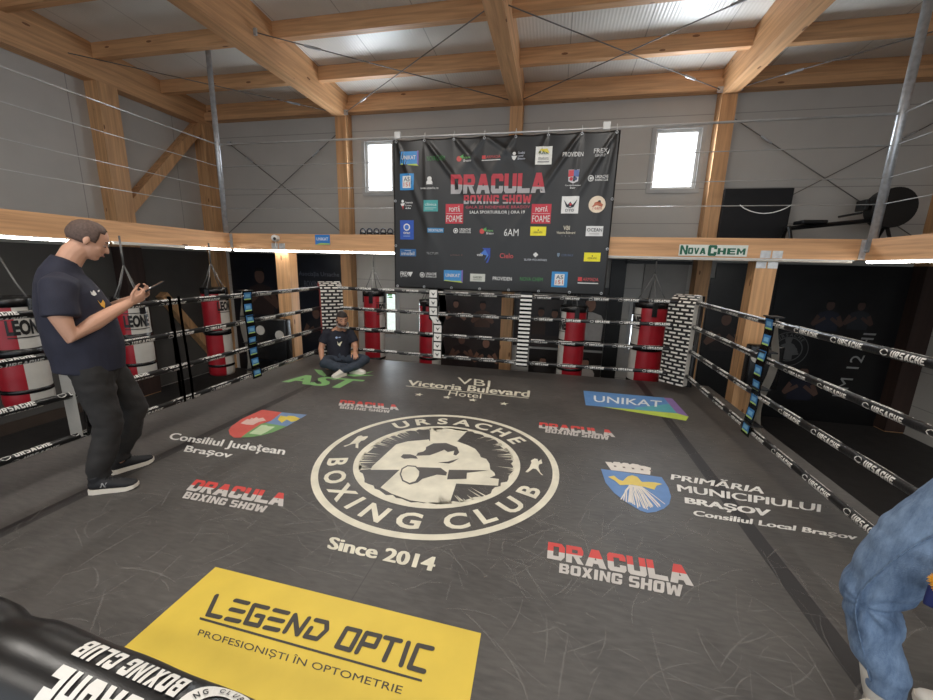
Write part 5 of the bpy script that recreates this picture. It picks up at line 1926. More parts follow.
# denim: fine twill noise with worn paler streaks along the leg
M_JEAN = M('blue_denim', (84, 118, 162), 0.85, var=0.0, scale=10, bump=0.3, bscale=260)
nt = M_JEAN.node_tree
crn = [n for n in nt.nodes if n.type == 'VALTORGB'][0]
mpn_ = [n for n in nt.nodes if n.type == 'MAPPING'][0]
mpn_.inputs['Scale'].default_value = (16, 16, 5)
nzn = [n for n in nt.nodes if n.type == 'TEX_NOISE'][0]
nzn.inputs['Detail'].default_value = 9
nzn.inputs['Roughness'].default_value = 0.7
crn.color_ramp.elements[0].color = lin((70, 92, 122))
crn.color_ramp.elements[1].color = lin((132, 156, 186))
crn.color_ramp.elements[0].position, crn.color_ramp.elements[1].position = 0.33, 0.68


def solid(name, bm, voxel, mats, parent, smooth=3, folds=None):
    """fuse overlapping closed forms into ONE continuous skin; folds = (height, frequency, stretch) cloth creases"""
    me = bpy.data.meshes.new('tmp')
    bmesh.ops.recalc_face_normals(bm, faces=bm.faces)
    bm.to_mesh(me)
    bm.free()
    o = bpy.data.objects.new('tmp', me)
    C.objects.link(o)
    r = o.modifiers.new('r', 'REMESH')
    r.mode = 'VOXEL'
    r.voxel_size = voxel
    s = o.modifiers.new('s', 'SMOOTH')
    s.iterations = smooth
    s.factor = 0.5
    dg = bpy.context.evaluated_depsgraph_get()
    out = bpy.data.meshes.new_from_object(o.evaluated_get(dg))
    bpy.data.objects.remove(o)
    bpy.data.meshes.remove(me)
    out.name = name
    if folds:
        h, fq, st = folds
        nrm = [v.normal.copy() for v in out.vertices]
        for v, n_ in zip(out.vertices, nrm):
            p = Vector((v.co.x * fq * st[0], v.co.y * fq * st[1], v.co.z * fq * st[2]))
            q = noise.noise(p) + 0.5 * noise.noise(p * 2.1 + Vector((5, 3, 1)))
            v.co += n_ * h * q
    out.materials.clear()
    for m in (mats if isinstance(mats, (list, tuple)) else [mats]):
        out.materials.append(m)
    for p in out.polygons:
        p.use_smooth = True
    return link(name, out, parent)


def hand(bm, wrist, d, palm_n, thumb_dir, curl, size=1.0):
    """palm, four unequal bent fingers and a thumb leaving the side of the palm"""
    wrist, d, pn = Vector(wrist), Vector(d).normalized(), Vector(palm_n)
    pn = (pn - d * pn.dot(d)).normalized()
    sd_ = Vector(thumb_dir)
    sd_ = (sd_ - d * sd_.dot(d) - pn * sd_.dot(pn)).normalized()
    k = size
    tube(bm, [wrist - d * 0.02 * k, wrist + d * 0.02 * k, wrist + d * 0.06 * k, wrist + d * 0.092 * k], [(0.027 * k, 0.02 * k), (0.033 * k, 0.017 * k), (0.04 * k, 0.015 * k), (0.037 * k, 0.012 * k)], 12, side=sd_)
    for i, ln in enumerate((0.072, 0.080, 0.074, 0.058)):
        off = sd_ * (0.029 - 0.0195 * i) * k
        p = wrist + d * (0.085 - 0.004 * abs(i - 1)) * k + off
        pts = [p - d * 0.02 * k]
        dr = (d + sd_ * (0.10 - 0.07 * i)).normalized()
        ang = 0
        for j, (fr_, cl) in enumerate(((0.42, curl[0]), (0.33, curl[1]), (0.25, curl[2]))):
            pts.append(p)
            ang += cl
            dd = dr * math.cos(R(ang)) + pn * math.sin(R(ang))
            p = p + dd * ln * fr_ * k
        pts.append(p)
        tube(bm, pts, [0.0088 * k, 0.0088 * k, 0.0082 * k, 0.0076 * k, 0.0066 * k], 8, dome=True)
    b0 = wrist + d * 0.022 * k + sd_ * 0.024 * k
    b1 = b0 + (d * 0.55 + sd_ * 0.75 + pn * 0.35).normalized() * 0.036 * k
    b2 = b1 + (d * 0.85 + sd_ * 0.3 + pn * 0.4).normalized() * 0.032 * k
    b3 = b2 + (d * 0.95 - sd_ * 0.05 + pn * 0.35).normalized() * 0.024 * k
    tube(bm, [b0, b1, b2, b3], [0.0135 * k, 0.0105 * k, 0.0095 * k, 0.0075 * k], 8, dome=True)


def head(bm, c, rot, k=1.0):
    """skull, jaw, nose, brow, ears; the face looks along local +x"""
    c = Vector(c)
    P_ = lambda x, y, z: c + rot @ Vector((x * k, y * k, z * k))
    r4 = rot.to_4x4()
    ball(bm, P_(-0.012, 0, 0.025), (0.100 * k, 0.077 * k, 0.092 * k), 24, r4)
    ball(bm, P_(0.022, 0, -0.032), (0.068 * k, 0.060 * k, 0.082 * k), 20, r4)
    ball(bm, P_(0.052, 0, -0.088), (0.030 * k, 0.032 * k, 0.024 * k), 14, r4)
    ball(bm, P_(0.070, 0, 0.022), (0.020 * k, 0.052 * k, 0.013 * k), 14, r4)
    tube(bm, [P_(0.080, 0, 0.012), P_(0.098, 0, -0.016), P_(0.104, 0, -0.030)], [(0.009 * k, 0.008 * k), (0.012 * k, 0.010 * k), (0.015 * k, 0.010 * k)], 10, dome=True, side=rot @ Vector((0, 1, 0)))
    for s in (-1, 1):
        ball(bm, P_(-0.012, s * 0.079, -0.008), (0.017 * k, 0.008 * k, 0.031 * k), 12, r4)
        ball(bm, P_(0.05, s * 0.036, -0.028), (0.026 * k, 0.024 * k, 0.022 * k), 12, r4)
    tube(bm, [P_(0.078, -0.022, -0.062), P_(0.089, 0, -0.060), P_(0.078, 0.022, -0.062)], 0.008 * k, 8, dome=True)


def face_parts(parent, c, rot, k=1.0, hair=None, hair_cut=None, beard=False):
    c = Vector(c)
    P_ = lambda x, y, z: c + rot @ Vector((x * k, y * k, z * k))
    for s in (-1, 1):
        bm = ball(bmesh.new(), P_(0.0725, s * 0.031, 0.001), (0.0105 * k, 0.0125 * k, 0.0055 * k), 12, rot.to_4x4())
        e_ = obj('eye', bm, M_EYE, parent, True)
        obj('iris', ball(bmesh.new(), P_(0.0800, s * 0.031, -0.001), (0.0046 * k, 0.0075 * k, 0.0052 * k), 10, rot.to_4x4()), M_IRIS, e_, True)
        obj('eyebrow', T([P_(0.083, s * 0.012, 0.024), P_(0.085, s * 0.032, 0.030), P_(0.074, s * 0.05, 0.024)], 0.0042 * k, 6, dome=True), M_HAIR, parent, True)
    obj('mouth', T([P_(0.083, -0.021, -0.063), P_(0.0955, 0, -0.062), P_(0.083, 0.021, -0.063)], [0.003 * k, 0.0052 * k, 0.003 * k], 8, dome=True), M_LIP, parent, True)
    # hair: a shell over the skull, cut back from the face and neck
    bm = bmesh.new()
    ball(bm, (-0.014 * k, 0, 0.026 * k), (0.107 * k, 0.083 * k, 0.099 * k), 40)
    dele = [f for f in bm.faces if hair_cut(f.calc_center_median() / k)]
    bmesh.ops.delete(bm, geom=dele, context='FACES')
    for v in bm.verts:
        n_ = noise.noise(v.co * 70) * 0.003
        v.co *= 1 + n_ / 0.1
        v.co = c + rot @ v.co
    h = obj('hair', bm, hair, parent, True)
    m = h.modifiers.new('thickness', 'SOLIDIFY')
    m.thickness = 0.008 * k
    m.offset = -1
    if beard:
        bm = bmesh.new()
        ball(bm, (0.030 * k, 0, -0.052 * k), (0.068 * k, 0.062 * k, 0.074 * k), 32)
        dele = [f for f in bm.faces if (lambda q: q.z > -0.04 + max(0, (0.03 - q.x)) * 0.9 or (q.x > 0.05 and q.z > -0.052 and abs(q.y) < 0.03))(f.calc_center_median() / k)]
        bmesh.ops.delete(bm, geom=dele, context='FACES')
        for v in bm.verts:
            v.co = c + rot @ v.co
        obj('beard', bm, M('short_beard', (96, 70, 60), 0.8, var=0.2, scale=60), parent, True)


def shoe(parent, heel, toe, k=1.0, up_mat=None, sole_mat=None, name='shoe', h=0.0):
    heel, toe = Vector(heel), Vector(toe)
    d = (toe - heel).normalized()
    ln = (toe - heel).length
    sd_ = d.cross(Vector((0, 0, 1))).normalized()
    bm = bmesh.new()
    P_ = lambda u, z: heel + d * (u * ln) + Vector((0, 0, z))
    tube(bm, [P_(0.02, 0.055), P_(0.12, 0.06), P_(0.32, 0.062), P_(0.55, 0.052), P_(0.78, 0.042), P_(0.93, 0.036), P_(0.985, 0.034)],
         [(0.026, 0.03), (0.038, 0.042), (0.041, 0.048), (0.046, 0.036), (0.048, 0.026), (0.036, 0.020), (0.018, 0.012)], 14, side=sd_)
    tube(bm, [P_(0.20, 0.06), P_(0.18, 0.10), P_(0.17, 0.125)], [(0.036, 0.05), (0.036, 0.046), (0.037, 0.047)], 14, side=sd_)
    s_ = solid(name, bm, 0.006, up_mat, parent, 3)
    bm = bmesh.new()
    outl = []
    for u, w in ((0, 0.018), (0.02, 0.032), (0.12, 0.042), (0.35, 0.041), (0.6, 0.049), (0.8, 0.050), (0.93, 0.038), (1.0, 0.014)):
        outl.append((u, w))
    low, hi = [], []
    loop = [(u, w) for u, w in outl] + [(u, -w) for u, w in outl[::-1]]
    for u, w in loop:
        rise = 0.012 * max(0, (u - 0.75) / 0.25) ** 2
        p = heel + d * (u * ln) + sd_ * w
        low.append(bm.verts.new(p + Vector((0, 0, 0.002 + rise))))
        hi.append(bm.verts.new(p - sd_ * w * 0.06 + Vector((0, 0, 0.036 - 0.008 * u + rise))))
    n = len(loop)
    for i in range(n):
        bm.faces.new((low[i], low[(i + 1) % n], hi[(i + 1) % n], hi[i]))
    bm.faces.new(low[::-1])
    bm.faces.new(hi)
    o = obj('sole', bm, sole_mat, s_)
    bm = bmesh.new()
    for i in range(5):
        u = 0.36 + i * 0.065
        z = 0.112 - i * 0.008
        a, c_ = P_(u, z) - sd_ * 0.024, P_(u + 0.03, z) + sd_ * 0.024
        tube(bm, [a - Vector((0, 0, 0.012)), (a + c_) / 2 + Vector((0, 0, 0.003)), c_ - Vector((0, 0, 0.012))], 0.003, 6)
    obj('laces', bm, sole_mat if up_mat is not M_SHOEB else M_BLACK, s_)
    return s_


def decal(name, parent, surf, polys, direction, mats, off=0.004):
    """print a flat motif onto cloth: polys in (x, z) thrown along direction onto the cloth surface"""
    me = surf.data
    bvh = BVHTree.FromPolygons([v.co for v in me.vertices], [tuple(p.vertices) for p in me.polygons])
    d = Vector(direction).normalized()
    bm = bmesh.new()
    for pts, mi in polys:
        vs = []
        for p in pts:
            o_ = Vector(p) - d * 1.0
            hit = bvh.ray_cast(o_, d)
            if hit[0] is None:
                break
            vs.append(bm.verts.new(hit[0] - d * off))
        if len(vs) == len(pts):
            for tri in tessellate_polygon([[Vector((v.co.x, v.co.y, v.co.z)) for v in vs]]):
                bm.faces.new([vs[i] for i in tri]).material_index = mi
    return obj(name, bm, mats, parent, recalc=False)


# -- the standing man with the phone; local x = the way he faces, local y = away from the camera
p1 = thing('person', 'standing man in navy t-shirt, charcoal trousers and black trainers looking down at a phone', 'person', (-3.02, 2.03, 0), math.atan2(0.83, 0.558))
HR = Matrix.Rotation(R(27), 3, 'Y')
HC = (0.042, 0.0, 1.702)
bm = bmesh.new()
head(bm, HC, HR, 1.02)
tube(bm, [(-0.115, 0, 1.45), (-0.08, 0, 1.55), (-0.04, 0, 1.62), (0.0, 0, 1.66)], [(0.085, 0.085), (0.068, 0.068), (0.064, 0.068), (0.060, 0.066)], 14, side=(0, 1, 0))
tube(bm, [(-0.05, 0, 0.86), (-0.06, 0, 1.0), (-0.09, 0, 1.2), (-0.10, 0, 1.38), (-0.11, 0, 1.45)], [(0.16, 0.11), (0.155, 0.12), (0.16, 0.12), (0.16, 0.10), (0.10, 0.07)], 16, side=(0, 1, 0), dome=True)
ARM = {-1: [(-0.13, -0.195, 1.415), (-0.155, -0.24, 1.27), (-0.115, -0.245, 1.115), (0.0, -0.185, 1.185), (0.12, -0.11, 1.255), (0.185, -0.075, 1.290)],
       1: [(-0.12, 0.195, 1.415), (-0.09, 0.24, 1.27), (-0.02, 0.235, 1.14), (0.07, 0.18, 1.21), (0.165, 0.11, 1.275), (0.22, 0.07, 1.305)]}
for s in (-1, 1):
    tube(bm, ARM[s], [0.066, 0.060, 0.052, 0.050, 0.038, 0.030], 12, dome=True)
hand(bm, (0.190, -0.072, 1.292), (0.86, 0.20, 0.42), (-0.30, 0.75, 0.60), (-0.5, -0.1, 0.8), (28, 42, 30))
hand(bm, (0.225, 0.068, 1.308), (0.82, -0.20, 0.50), (-0.30, -0.75, 0.60), (-0.5, 0.1, 0.8), (25, 40, 30))
LEG = {-1: [(-0.06, -0.095, 0.90), (-0.045, -0.10, 0.68), (-0.03, -0.105, 0.47), (-0.07, -0.11, 0.28), (-0.115, -0.115, 0.09)],
       1: [(-0.02, 0.095, 0.90), (0.07, 0.105, 0.68), (0.13, 0.115, 0.48), (0.07, 0.12, 0.28), (0.005, 0.125, 0.09)]}
for s in (-1, 1):
    tube(bm, LEG[s], [0.085, 0.075, 0.052, 0.05, 0.036], 12, dome=True)
body1 = solid('body', bm, 0.0065, M_SKIN, p1, 2)
face_parts(p1, HC, HR, 1.02, M_BUZZ, lambda q: q.z < -0.035 or (q.x > 0.028 and q.z < 0.075) or (q.x > 0.0 and q.z < -0.0) or (q.x > 0.052))
bm = bmesh.new()
tube(bm, [(-0.062, 0, 0.845), (-0.06, 0, 0.93), (-0.062, 0, 1.02), (-0.072, 0, 1.14), (-0.088, 0, 1.26), (-0.100, 0, 1.36), (-0.115, 0, 1.44), (-0.112, 0, 1.50), (-0.092, 0, 1.555), (-0.080, 0, 1.58)],
     [(0.20, 0.185), (0.205, 0.190), (0.208, 0.200), (0.205, 0.198), (0.208, 0.186), (0.212, 0.165), (0.185, 0.138), (0.125, 0.108), (0.084, 0.082), (0.078, 0.076)], 24, side=(0, 1, 0))
for s in (-1, 1):
    a, b_, c = [Vector(q) for q in ARM[s][:3]]
    tube(bm, [a + Vector((0.01, -0.05 * s, 0.0)), a, a.lerp(b_, 0.55), b_ + (c - b_) * 0.22], [0.088, 0.088, 0.084, 0.088], 16)
shirt1 = solid('shirt', bm, 0.011, M_NAVY, p1, 4, (0.008, 7, (1, 1, 0.7)))
shirt1['label'] = 'navy t-shirt with small white and yellow prints'
bm = bmesh.new()
tube(bm, [(-0.055, 0, 0.97), (-0.055, 0, 0.90), (-0.045, 0, 0.82)], [(0.172, 0.14), (0.178, 0.142), (0.17, 0.13)], 18, side=(0, 1, 0), dome=True)
for s in (-1, 1):
    L_ = [Vector(q) for q in LEG[s]]
    tube(bm, [L_[0], L_[0].lerp(L_[1], 0.5), L_[1], L_[2] + Vector((0.01, 0, 0)), L_[3], L_[4] + Vector((0, 0, 0.06)), L_[4] + Vector((0.012, 0, 0.0))],
         [(0.108, 0.118), (0.105, 0.112), (0.096, 0.100), (0.082, 0.084), (0.076, 0.08), (0.062, 0.066), (0.060, 0.066)], 16, side=(0, 1, 0))
solid('trousers', bm, 0.011, M_GREYTR, p1, 3, (0.010, 9, (1, 1, 1.3)))
shoe(p1, (-0.175, -0.112, 0), (0.08, -0.225, 0), 1, M_SHOEB, M_SOLE)
sh_ = bpy.data.objects['shoe']
decal('shoe_mark', sh_, sh_, [([(-0.075 + u, 0, v), (-0.066 + u, 0, v), (-0.058 + u, 0, v + 0.022), (-0.050 + u, 0, v), (-0.041 + u, 0, v), (-0.030 + u, 0, v + 0.032), (-0.038 + u, 0, v + 0.032), (-0.046 + u, 0, v + 0.010), (-0.054 + u, 0, v + 0.032), (-0.063 + u, 0, v + 0.032)], 0) for u, v in ((-0.0, 0.050),)], (0.25, 1, 0), [ink((150, 148, 146))], 0.002)
shoe(p1, (-0.06, 0.115, 0), (0.205, 0.175, 0), 1, M_SHOEB, M_SOLE)
ph = Matrix.Rotation(R(-31), 3, 'Y')
bpy.context.view_layer.update()
decal('shirt_print', p1, shirt1, [([(0.005, 0, 1.385), (0.012, 0, 1.372), (0.02, 0, 1.388), (0.028, 0, 1.374), (0.033, 0, 1.36), (0.02, 0, 1.352), (0.008, 0, 1.36)], 0),
                                  ([(0.04, 0, 1.382), (0.05, 0, 1.386), (0.05, 0, 1.376), (0.04, 0, 1.372)], 0),
                                  ([(0.030, 0, 1.325), (0.045, 0, 1.300), (0.058, 0, 1.322), (0.066, 0, 1.300), (0.060, 0, 1.268), (0.045, 0, 1.285)], 1)],
      (0.0, 1, 0), [M_WINK, ink((222, 170, 60))])
# the phone it holds is a thing of its own
ph0 = Vector((0.335, -0.002, 1.392))
mp1 = Matrix.Translation(Vector((-3.02, 2.03, 0))) @ Matrix.Rotation(math.atan2(0.83, 0.558), 4, 'Z')
t = thing('phone', 'dark smartphone held in both hands by the standing man', 'phone', mp1 @ ph0, math.atan2(0.83, 0.558))
obj('case', B((0, 0, 0), (0.155, 0.074, 0.009), ph.to_4x4(), 0.003), M_BLACK, t)
obj('screen', B(ph @ Vector((0, 0, 0.0052)), (0.146, 0.066, 0.001), ph.to_4x4()), M('phone_glass', (40, 46, 54), 0.1), t)
obj('camera_bump', B(ph @ Vector((0.055, 0.014, -0.006)), (0.03, 0.03, 0.004), ph.to_4x4(), 0.001), M_DSTEEL, t)

# -- the man sitting cross-legged in the left back corner; local x = right in the photo, local y = away from the camera
rz2 = math.atan2(0.51, 0.86)
p2 = thing('person', 'man sitting cross-legged on the canvas in the left back corner, navy t-shirt, white trainers', 'person', (-3.03, 5.13, 0), rz2)
HR2 = Matrix.Rotation(R(-78), 3, 'Z') @ Matrix.Rotation(R(10), 3, 'Y')
HC2 = (0.062, 0.10, 0.775)
bm = bmesh.new()
head(bm, HC2, HR2, 1.0)
tube(bm, [(0.01, 0.20, 0.58), (0.02, 0.17, 0.64), (0.045, 0.13, 0.71)], [0.065, 0.056, 0.052], 12)
tube(bm, [(0.0, 0.20, 0.13), (0.0, 0.22, 0.2), (0.0, 0.22, 0.38), (0.0, 0.21, 0.52), (0.005, 0.20, 0.58)], [(0.165, 0.12), (0.15, 0.115), (0.16, 0.115), (0.165, 0.095), (0.11, 0.07)], 16, side=(1, 0, 0), dome=True)
ARM2 = {-1: [(-0.165, 0.21, 0.555), (-0.225, 0.20, 0.43), (-0.255, 0.17, 0.325), (-0.248, 0.09, 0.23), (-0.235, 0.03, 0.165)],
        1: [(0.175, 0.20, 0.545), (0.225, 0.17, 0.43), (0.235, 0.12, 0.335), (0.235, 0.0, 0.325), (0.225, -0.08, 0.315)]}
for s in (-1, 1):
    tube(bm, ARM2[s], [0.058, 0.050, 0.043, 0.036, 0.028], 12, dome=True)
hand(bm, (-0.234, 0.025, 0.160), (0.25, -0.55, -0.75), (0.9, 0.1, 0.2), (0.2, -0.6, 0.4), (15, 22, 18), 0.95)
hand(bm, (0.222, -0.085, 0.313), (0.05, -0.85, -0.35), (0, -0.4, -1), (-1, 0, 0), (14, 24, 18), 0.95)
LEG2 = {-1: [(-0.10, 0.18, 0.115), (-0.17, 0.03, 0.165), (-0.215, -0.13, 0.185), (-0.02, -0.16, 0.115), (0.17, -0.10, 0.085)],
        1: [(0.10, 0.18, 0.115), (0.25, 0.06, 0.165), (0.375, -0.05, 0.185), (0.22, -0.17, 0.12), (0.03, -0.235, 0.09)]}
for s in (-1, 1):
    tube(bm, LEG2[s], [0.080, 0.074, 0.054, 0.048, 0.036], 12, dome=True)
solid('body', bm, 0.0065, M_SKIN2, p2, 2)
face_parts(p2, HC2, HR2, 1.0, M_HAIR, lambda q: q.z < -0.03 or (q.x > 0.02 and q.z < 0.052) or (q.x > 0.0 and q.z < 0.01), beard=True)
bm = bmesh.new()
tube(bm, [(0.0, 0.20, 0.12), (0.0, 0.21, 0.22), (0.0, 0.22, 0.36), (0.0, 0.21, 0.48), (0.003, 0.205, 0.56), (0.006, 0.20, 0.595), (0.01, 0.19, 0.625)],
     [(0.178, 0.15), (0.172, 0.145), (0.178, 0.138), (0.185, 0.12), (0.15, 0.09), (0.10, 0.078), (0.072, 0.068)], 22, side=(1, 0, 0))
for s in (-1, 1):
    a, b_, c = [Vector(q) for q in ARM2[s][:3]]
    tube(bm, [a + Vector((-0.05 * s, 0, 0.005)), a, a.lerp(b_, 0.55), b_ + (c - b_) * 0.15], [0.076, 0.076, 0.070, 0.072], 14)
sh2 = solid('shirt', bm, 0.011, M_NAVY2, p2, 4, (0.007, 9, (1, 1, 0.8)))
bm = bmesh.new()
tube(bm, [(0, 0.20, 0.135), (0, 0.20, 0.16), (0, 0.205, 0.22)], [(0.175, 0.145), (0.182, 0.15), (0.165, 0.14)], 16, side=(1, 0, 0), dome=True)
for s in (-1, 1):
    L_ = [Vector(q) for q in LEG2[s]]
    tube(bm, L_, [0.098, 0.092, 0.074, 0.068, 0.052], 14, dome=True)
solid('trousers', bm, 0.011, M_DJEAN, p2, 3, (0.009, 10, (1, 1, 1)))
shoe(p2, (0.14, -0.095, 0.0), (0.36, -0.22, 0.0), 1, M('white_leather', (222, 216, 206), 0.5, var=0.05), M_SOLE)
shoe(p2, (0.08, -0.20, 0.0), (-0.11, -0.36, 0.0), 1, MATS['white_leather'], M_SOLE)
decal('shirt_print', p2, sh2, [([(-0.028 + 0.018 * math.cos(k), 0, 0.505 + 0.018 * math.sin(k)) for k in (0, 1, 2, 3, 4, 5)], 0),
                               ([(0.0, 0, 0.512), (0.03, 0, 0.516), (0.03, 0, 0.505), (0.0, 0, 0.50)], 0),
                               ([(-0.02, 0, 0.455), (0.0, 0, 0.41), (0.02, 0, 0.435), (0.042, 0, 0.42), (0.05, 0, 0.45), (0.015, 0, 0.375), (-0.015, 0, 0.40)], 1)],
      (0, 1, 0), [ink((150, 170, 206)), ink((232, 226, 196))])
bm = bmesh.new()
c2 = Vector(HC2)
pts = []
for k in range(13):
    an = R(-110 + 220 * k / 12)
    pts.append(c2 + HR2 @ Vector((0.012 + 0.082 * math.cos(an) * (1 if abs(an) < 1.6 else 0.6), 0.084 * math.sin(an), -0.098 + 0.05 * (abs(an) / 1.9) ** 2)))
tube(bm, pts, [(0.005, 0.010)] * 13, 8, dome=True, side=(0, 1, 0))
o = obj('face_mask', bm, M('pale_grey_cloth', (132, 128, 126), 0.8), p2, True)
o['label'] = 'pale grey mask pulled down under the chin'

# -- the person in jeans at the right ropes; local x = right in the photo, local y = away from the camera; faces left
rz3 = math.atan2(-0.67, 0.74)
p3 = thing('person', 'person in blue jeans and white trainers at the right edge, one knee bent', 'person', (1.335, 1.475, 0), rz3)
HR3 = Matrix.Rotation(PI, 3, 'Z') @ Matrix.Rotation(R(8), 3, 'Y')
HC3 = (0.20, 0.0, 1.66)
LEG3 = {-1: [(0.075, -0.085, 0.955), (-0.035, -0.085, 0.73), (-0.112, -0.085, 0.475), (-0.058, -0.085, 0.28), (-0.014, -0.085, 0.095)],
        1: [(0.20, 0.10, 0.955), (0.15, 0.13, 0.72), (0.09, 0.13, 0.49), (0.175, 0.15, 0.28), (0.255, 0.175, 0.095)]}
bm = bmesh.new()
head(bm, HC3, HR3, 1.0)
tube(bm, [(0.25, 0, 1.45), (0.235, 0, 1.53), (0.215, 0, 1.60)], [0.065, 0.056, 0.052], 12)
tube(bm, [(0.19, 0, 0.90), (0.20, 0, 1.03), (0.23, 0, 1.22), (0.25, 0, 1.38), (0.25, 0, 1.45)], [(0.165, 0.115), (0.15, 0.105), (0.165, 0.115), (0.165, 0.095), (0.10, 0.07)], 16, side=(0, 1, 0), dome=True)
ARM3 = {-1: [(0.25, -0.18, 1.40), (0.29, -0.22, 1.25), (0.30, -0.25, 1.10), (0.20, -0.24, 0.95), (0.115, -0.225, 0.84)],
        1: [(0.25, 0.18, 1.40), (0.30, 0.22, 1.25), (0.33, 0.24, 1.10), (0.30, 0.26, 0.96), (0.27, 0.26, 0.86)]}
for s in (-1, 1):
    tube(bm, ARM3[s], [0.056, 0.048, 0.042, 0.035, 0.027], 12, dome=True)
hand(bm, (0.112, -0.222, 0.836), (-0.62, 0.10, -0.75), (0.3, 0.9, 0.1), (-0.7, 0, 0.6), (26, 40, 30), 0.95)
hand(bm, (0.268, 0.26, 0.855), (-0.1, 0, -1), (0, -1, 0), (-1, 0, 0), (14, 24, 18), 0.95)
for s in (-1, 1):
    tube(bm, LEG3[s], [0.085, 0.078, 0.056, 0.05, 0.036], 12, dome=True)
solid('body', bm, 0.0065, M_SKIN, p3, 2)
face_parts(p3, HC3, HR3, 1.0, M_HAIR, lambda q: q.z < -0.03 or (q.x > 0.02 and q.z < 0.05) or (q.x > 0.0 and q.z < 0.01))
bm = bmesh.new()
tube(bm, [(0.19, 0, 0.90), (0.20, 0, 1.0), (0.225, 0, 1.2), (0.248, 0, 1.36), (0.252, 0, 1.43), (0.25, 0, 1.47), (0.245, 0, 1.50)],
     [(0.182, 0.14), (0.176, 0.138), (0.182, 0.138), (0.185, 0.12), (0.15, 0.09), (0.10, 0.078), (0.072, 0.068)], 22, side=(0, 1, 0))
for s in (-1, 1):
    a, b_, c = [Vector(q) for q in ARM3[s][:3]]
    tube(bm, [a + Vector((0, -0.05 * s, 0.005)), a, a.lerp(b_, 0.55), b_], [0.074, 0.074, 0.068, 0.07], 14)
solid('shirt', bm, 0.011, M_NAVY2, p3, 4, (0.007, 9, (1, 1, 0.8)))
bm = bmesh.new()
tube(bm, [(0.19, 0, 0.99), (0.185, 0, 0.92), (0.18, 0, 0.84)], [(0.165, 0.125), (0.175, 0.135), (0.17, 0.125)], 18, side=(0, 1, 0), dome=True)
for s in (-1, 1):
    L_ = [Vector(q) for q in LEG3[s]]
    tube(bm, [L_[0], L_[0].lerp(L_[1], 0.5), L_[1], L_[1].lerp(L_[2], 0.6), L_[2] + Vector((-0.004, 0, 0)), L_[2].lerp(L_[3], 0.45), L_[3], L_[4] + Vector((-0.006, 0, 0.12)), L_[4] + Vector((-0.002, 0, 0.052))],
         [(0.106, 0.120), (0.104, 0.116), (0.100, 0.110), (0.094, 0.096), (0.085, 0.078), (0.08, 0.074), (0.074, 0.074), (0.064, 0.062), (0.058, 0.056)], 18, side=(0, 1, 0))
jn = solid('jeans', bm, 0.0085, M_JEAN, p3, 3, None)
# creases gathered behind the bent knee, finer folds down the shin, and the raised side seam
kc = Vector(LEG3[-1][2])
for v in jn.data.vertices:
    if v.co.y < 0.03:
        q = v.co - kc
        rad = math.hypot(q.x, q.z)
        an = math.atan2(q.z, q.x)
        amp = 0.0095 * math.exp(-((rad - 0.09) / 0.11) ** 2) * (0.35 + 0.65 * max(0, math.cos(an + 0.5)))
        f_ = math.sin(an * 8 + noise.noise(v.co * 9) * 2.5)
        n2 = noise.noise(Vector((v.co.x * 10, v.co.y * 10, v.co.z * 22)))
        v.co += v.normal * (amp * f_ + 0.006 * n2)
    else:
        v.co += v.normal * 0.005 * noise.noise(Vector((v.co.x * 10, v.co.y * 10, v.co.z * 20)))
seam = [Vector(q) for q in LEG3[-1]]
bvh = BVHTree.FromPolygons([v.co for v in jn.data.vertices], [tuple(p.vertices) for p in jn.data.polygons])
pts = []
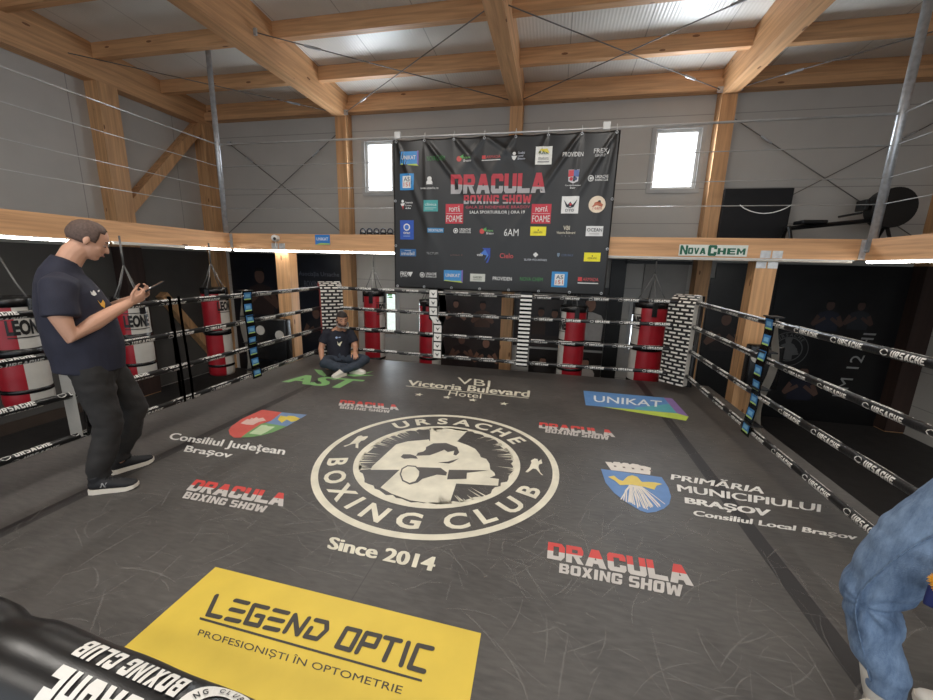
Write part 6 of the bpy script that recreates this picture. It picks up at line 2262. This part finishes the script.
for k in range(50):
    u = k / 49 * 3.9 + 0.08
    i = min(int(u), 3)
    c = seam[i].lerp(seam[i + 1], u - i)
    hit = bvh.ray_cast(c + Vector((-0.018 - 0.012 * math.sin(u), -1, 0)), Vector((0, 1, 0)))
    if hit[0] is not None:
        pts.append(hit[0] + Vector((0, -0.0005 + 0.0012 * math.sin(k * 1.9), 0)))
pts = [sum(pts[max(0, i - 4):i + 5], Vector((0, 0, 0))) / len(pts[max(0, i - 4):i + 5]) + Vector((0, -0.001, 0)) for i in range(len(pts))]
obj('side_seam', T(pts, 0.0026, 6), M('denim_seam', (100, 122, 150), 0.85, var=0.3, scale=60), jn, True)
for sx_, L_ in ((0, LEG3[-1]), (1, LEG3[1])):
    a = Vector(L_[4])
    obj('sock', T([a + Vector((-0.030, 0, 0.13)), a + Vector((-0.012, 0, 0.05)), a + Vector((0.002, 0, 0.0)), a + Vector((0.0, 0, -0.03))], [0.051, 0.049, 0.047, 0.046], 16), M_WHITEV, p3, True)
    shoe(p3, ((a.x + 0.03, a.y + 0.055, 0.0) if sx_ == 0 else (a.x + 0.065, a.y + 0.02, 0.0)), ((a.x - 0.075, a.y - 0.205, 0.0) if sx_ == 0 else (a.x - 0.205, a.y - 0.03, 0.0)), 1, MATS['white_leather'], M_SOLE)
# fuzzy yellow ball on a dark blue pouch in the hand
mp3 = Matrix.Translation(Vector((1.335, 1.475, 0))) @ Matrix.Rotation(rz3, 4, 'Z')
t = thing('pompom_pouch', 'small dark blue pouch with a fuzzy yellow ball held by the person in jeans', 'pouch', mp3 @ Vector((0.035, -0.25, 0.715)), rz3)
bm = bmesh.new()
for k in range(420):
    d = Vector((random.gauss(0, 1), random.gauss(0, 1), random.gauss(0, 1))).normalized()
    tube(bm, [d * 0.012, d * random.uniform(0.030, 0.037)], [0.0022, 0.0009], 4, cap=False)
ball(bm, (0, 0, 0), 0.027, 16)
o = obj('pompom', bm, M('yellow_fluff', (232, 170, 48), 0.9, var=0.15, scale=60), t, True)
obj('pouch', B((0.012, 0.02, -0.062), (0.085, 0.022, 0.07), bev=0.008), M('blue_pouch', (30, 40, 92), 0.6), t, True)
obj('strap', T([(0, 0.01, -0.03), (0.02, 0.022, 0.02), (0.035, 0.024, 0.045)], 0.004, 6), MATS['blue_pouch'], t, True)
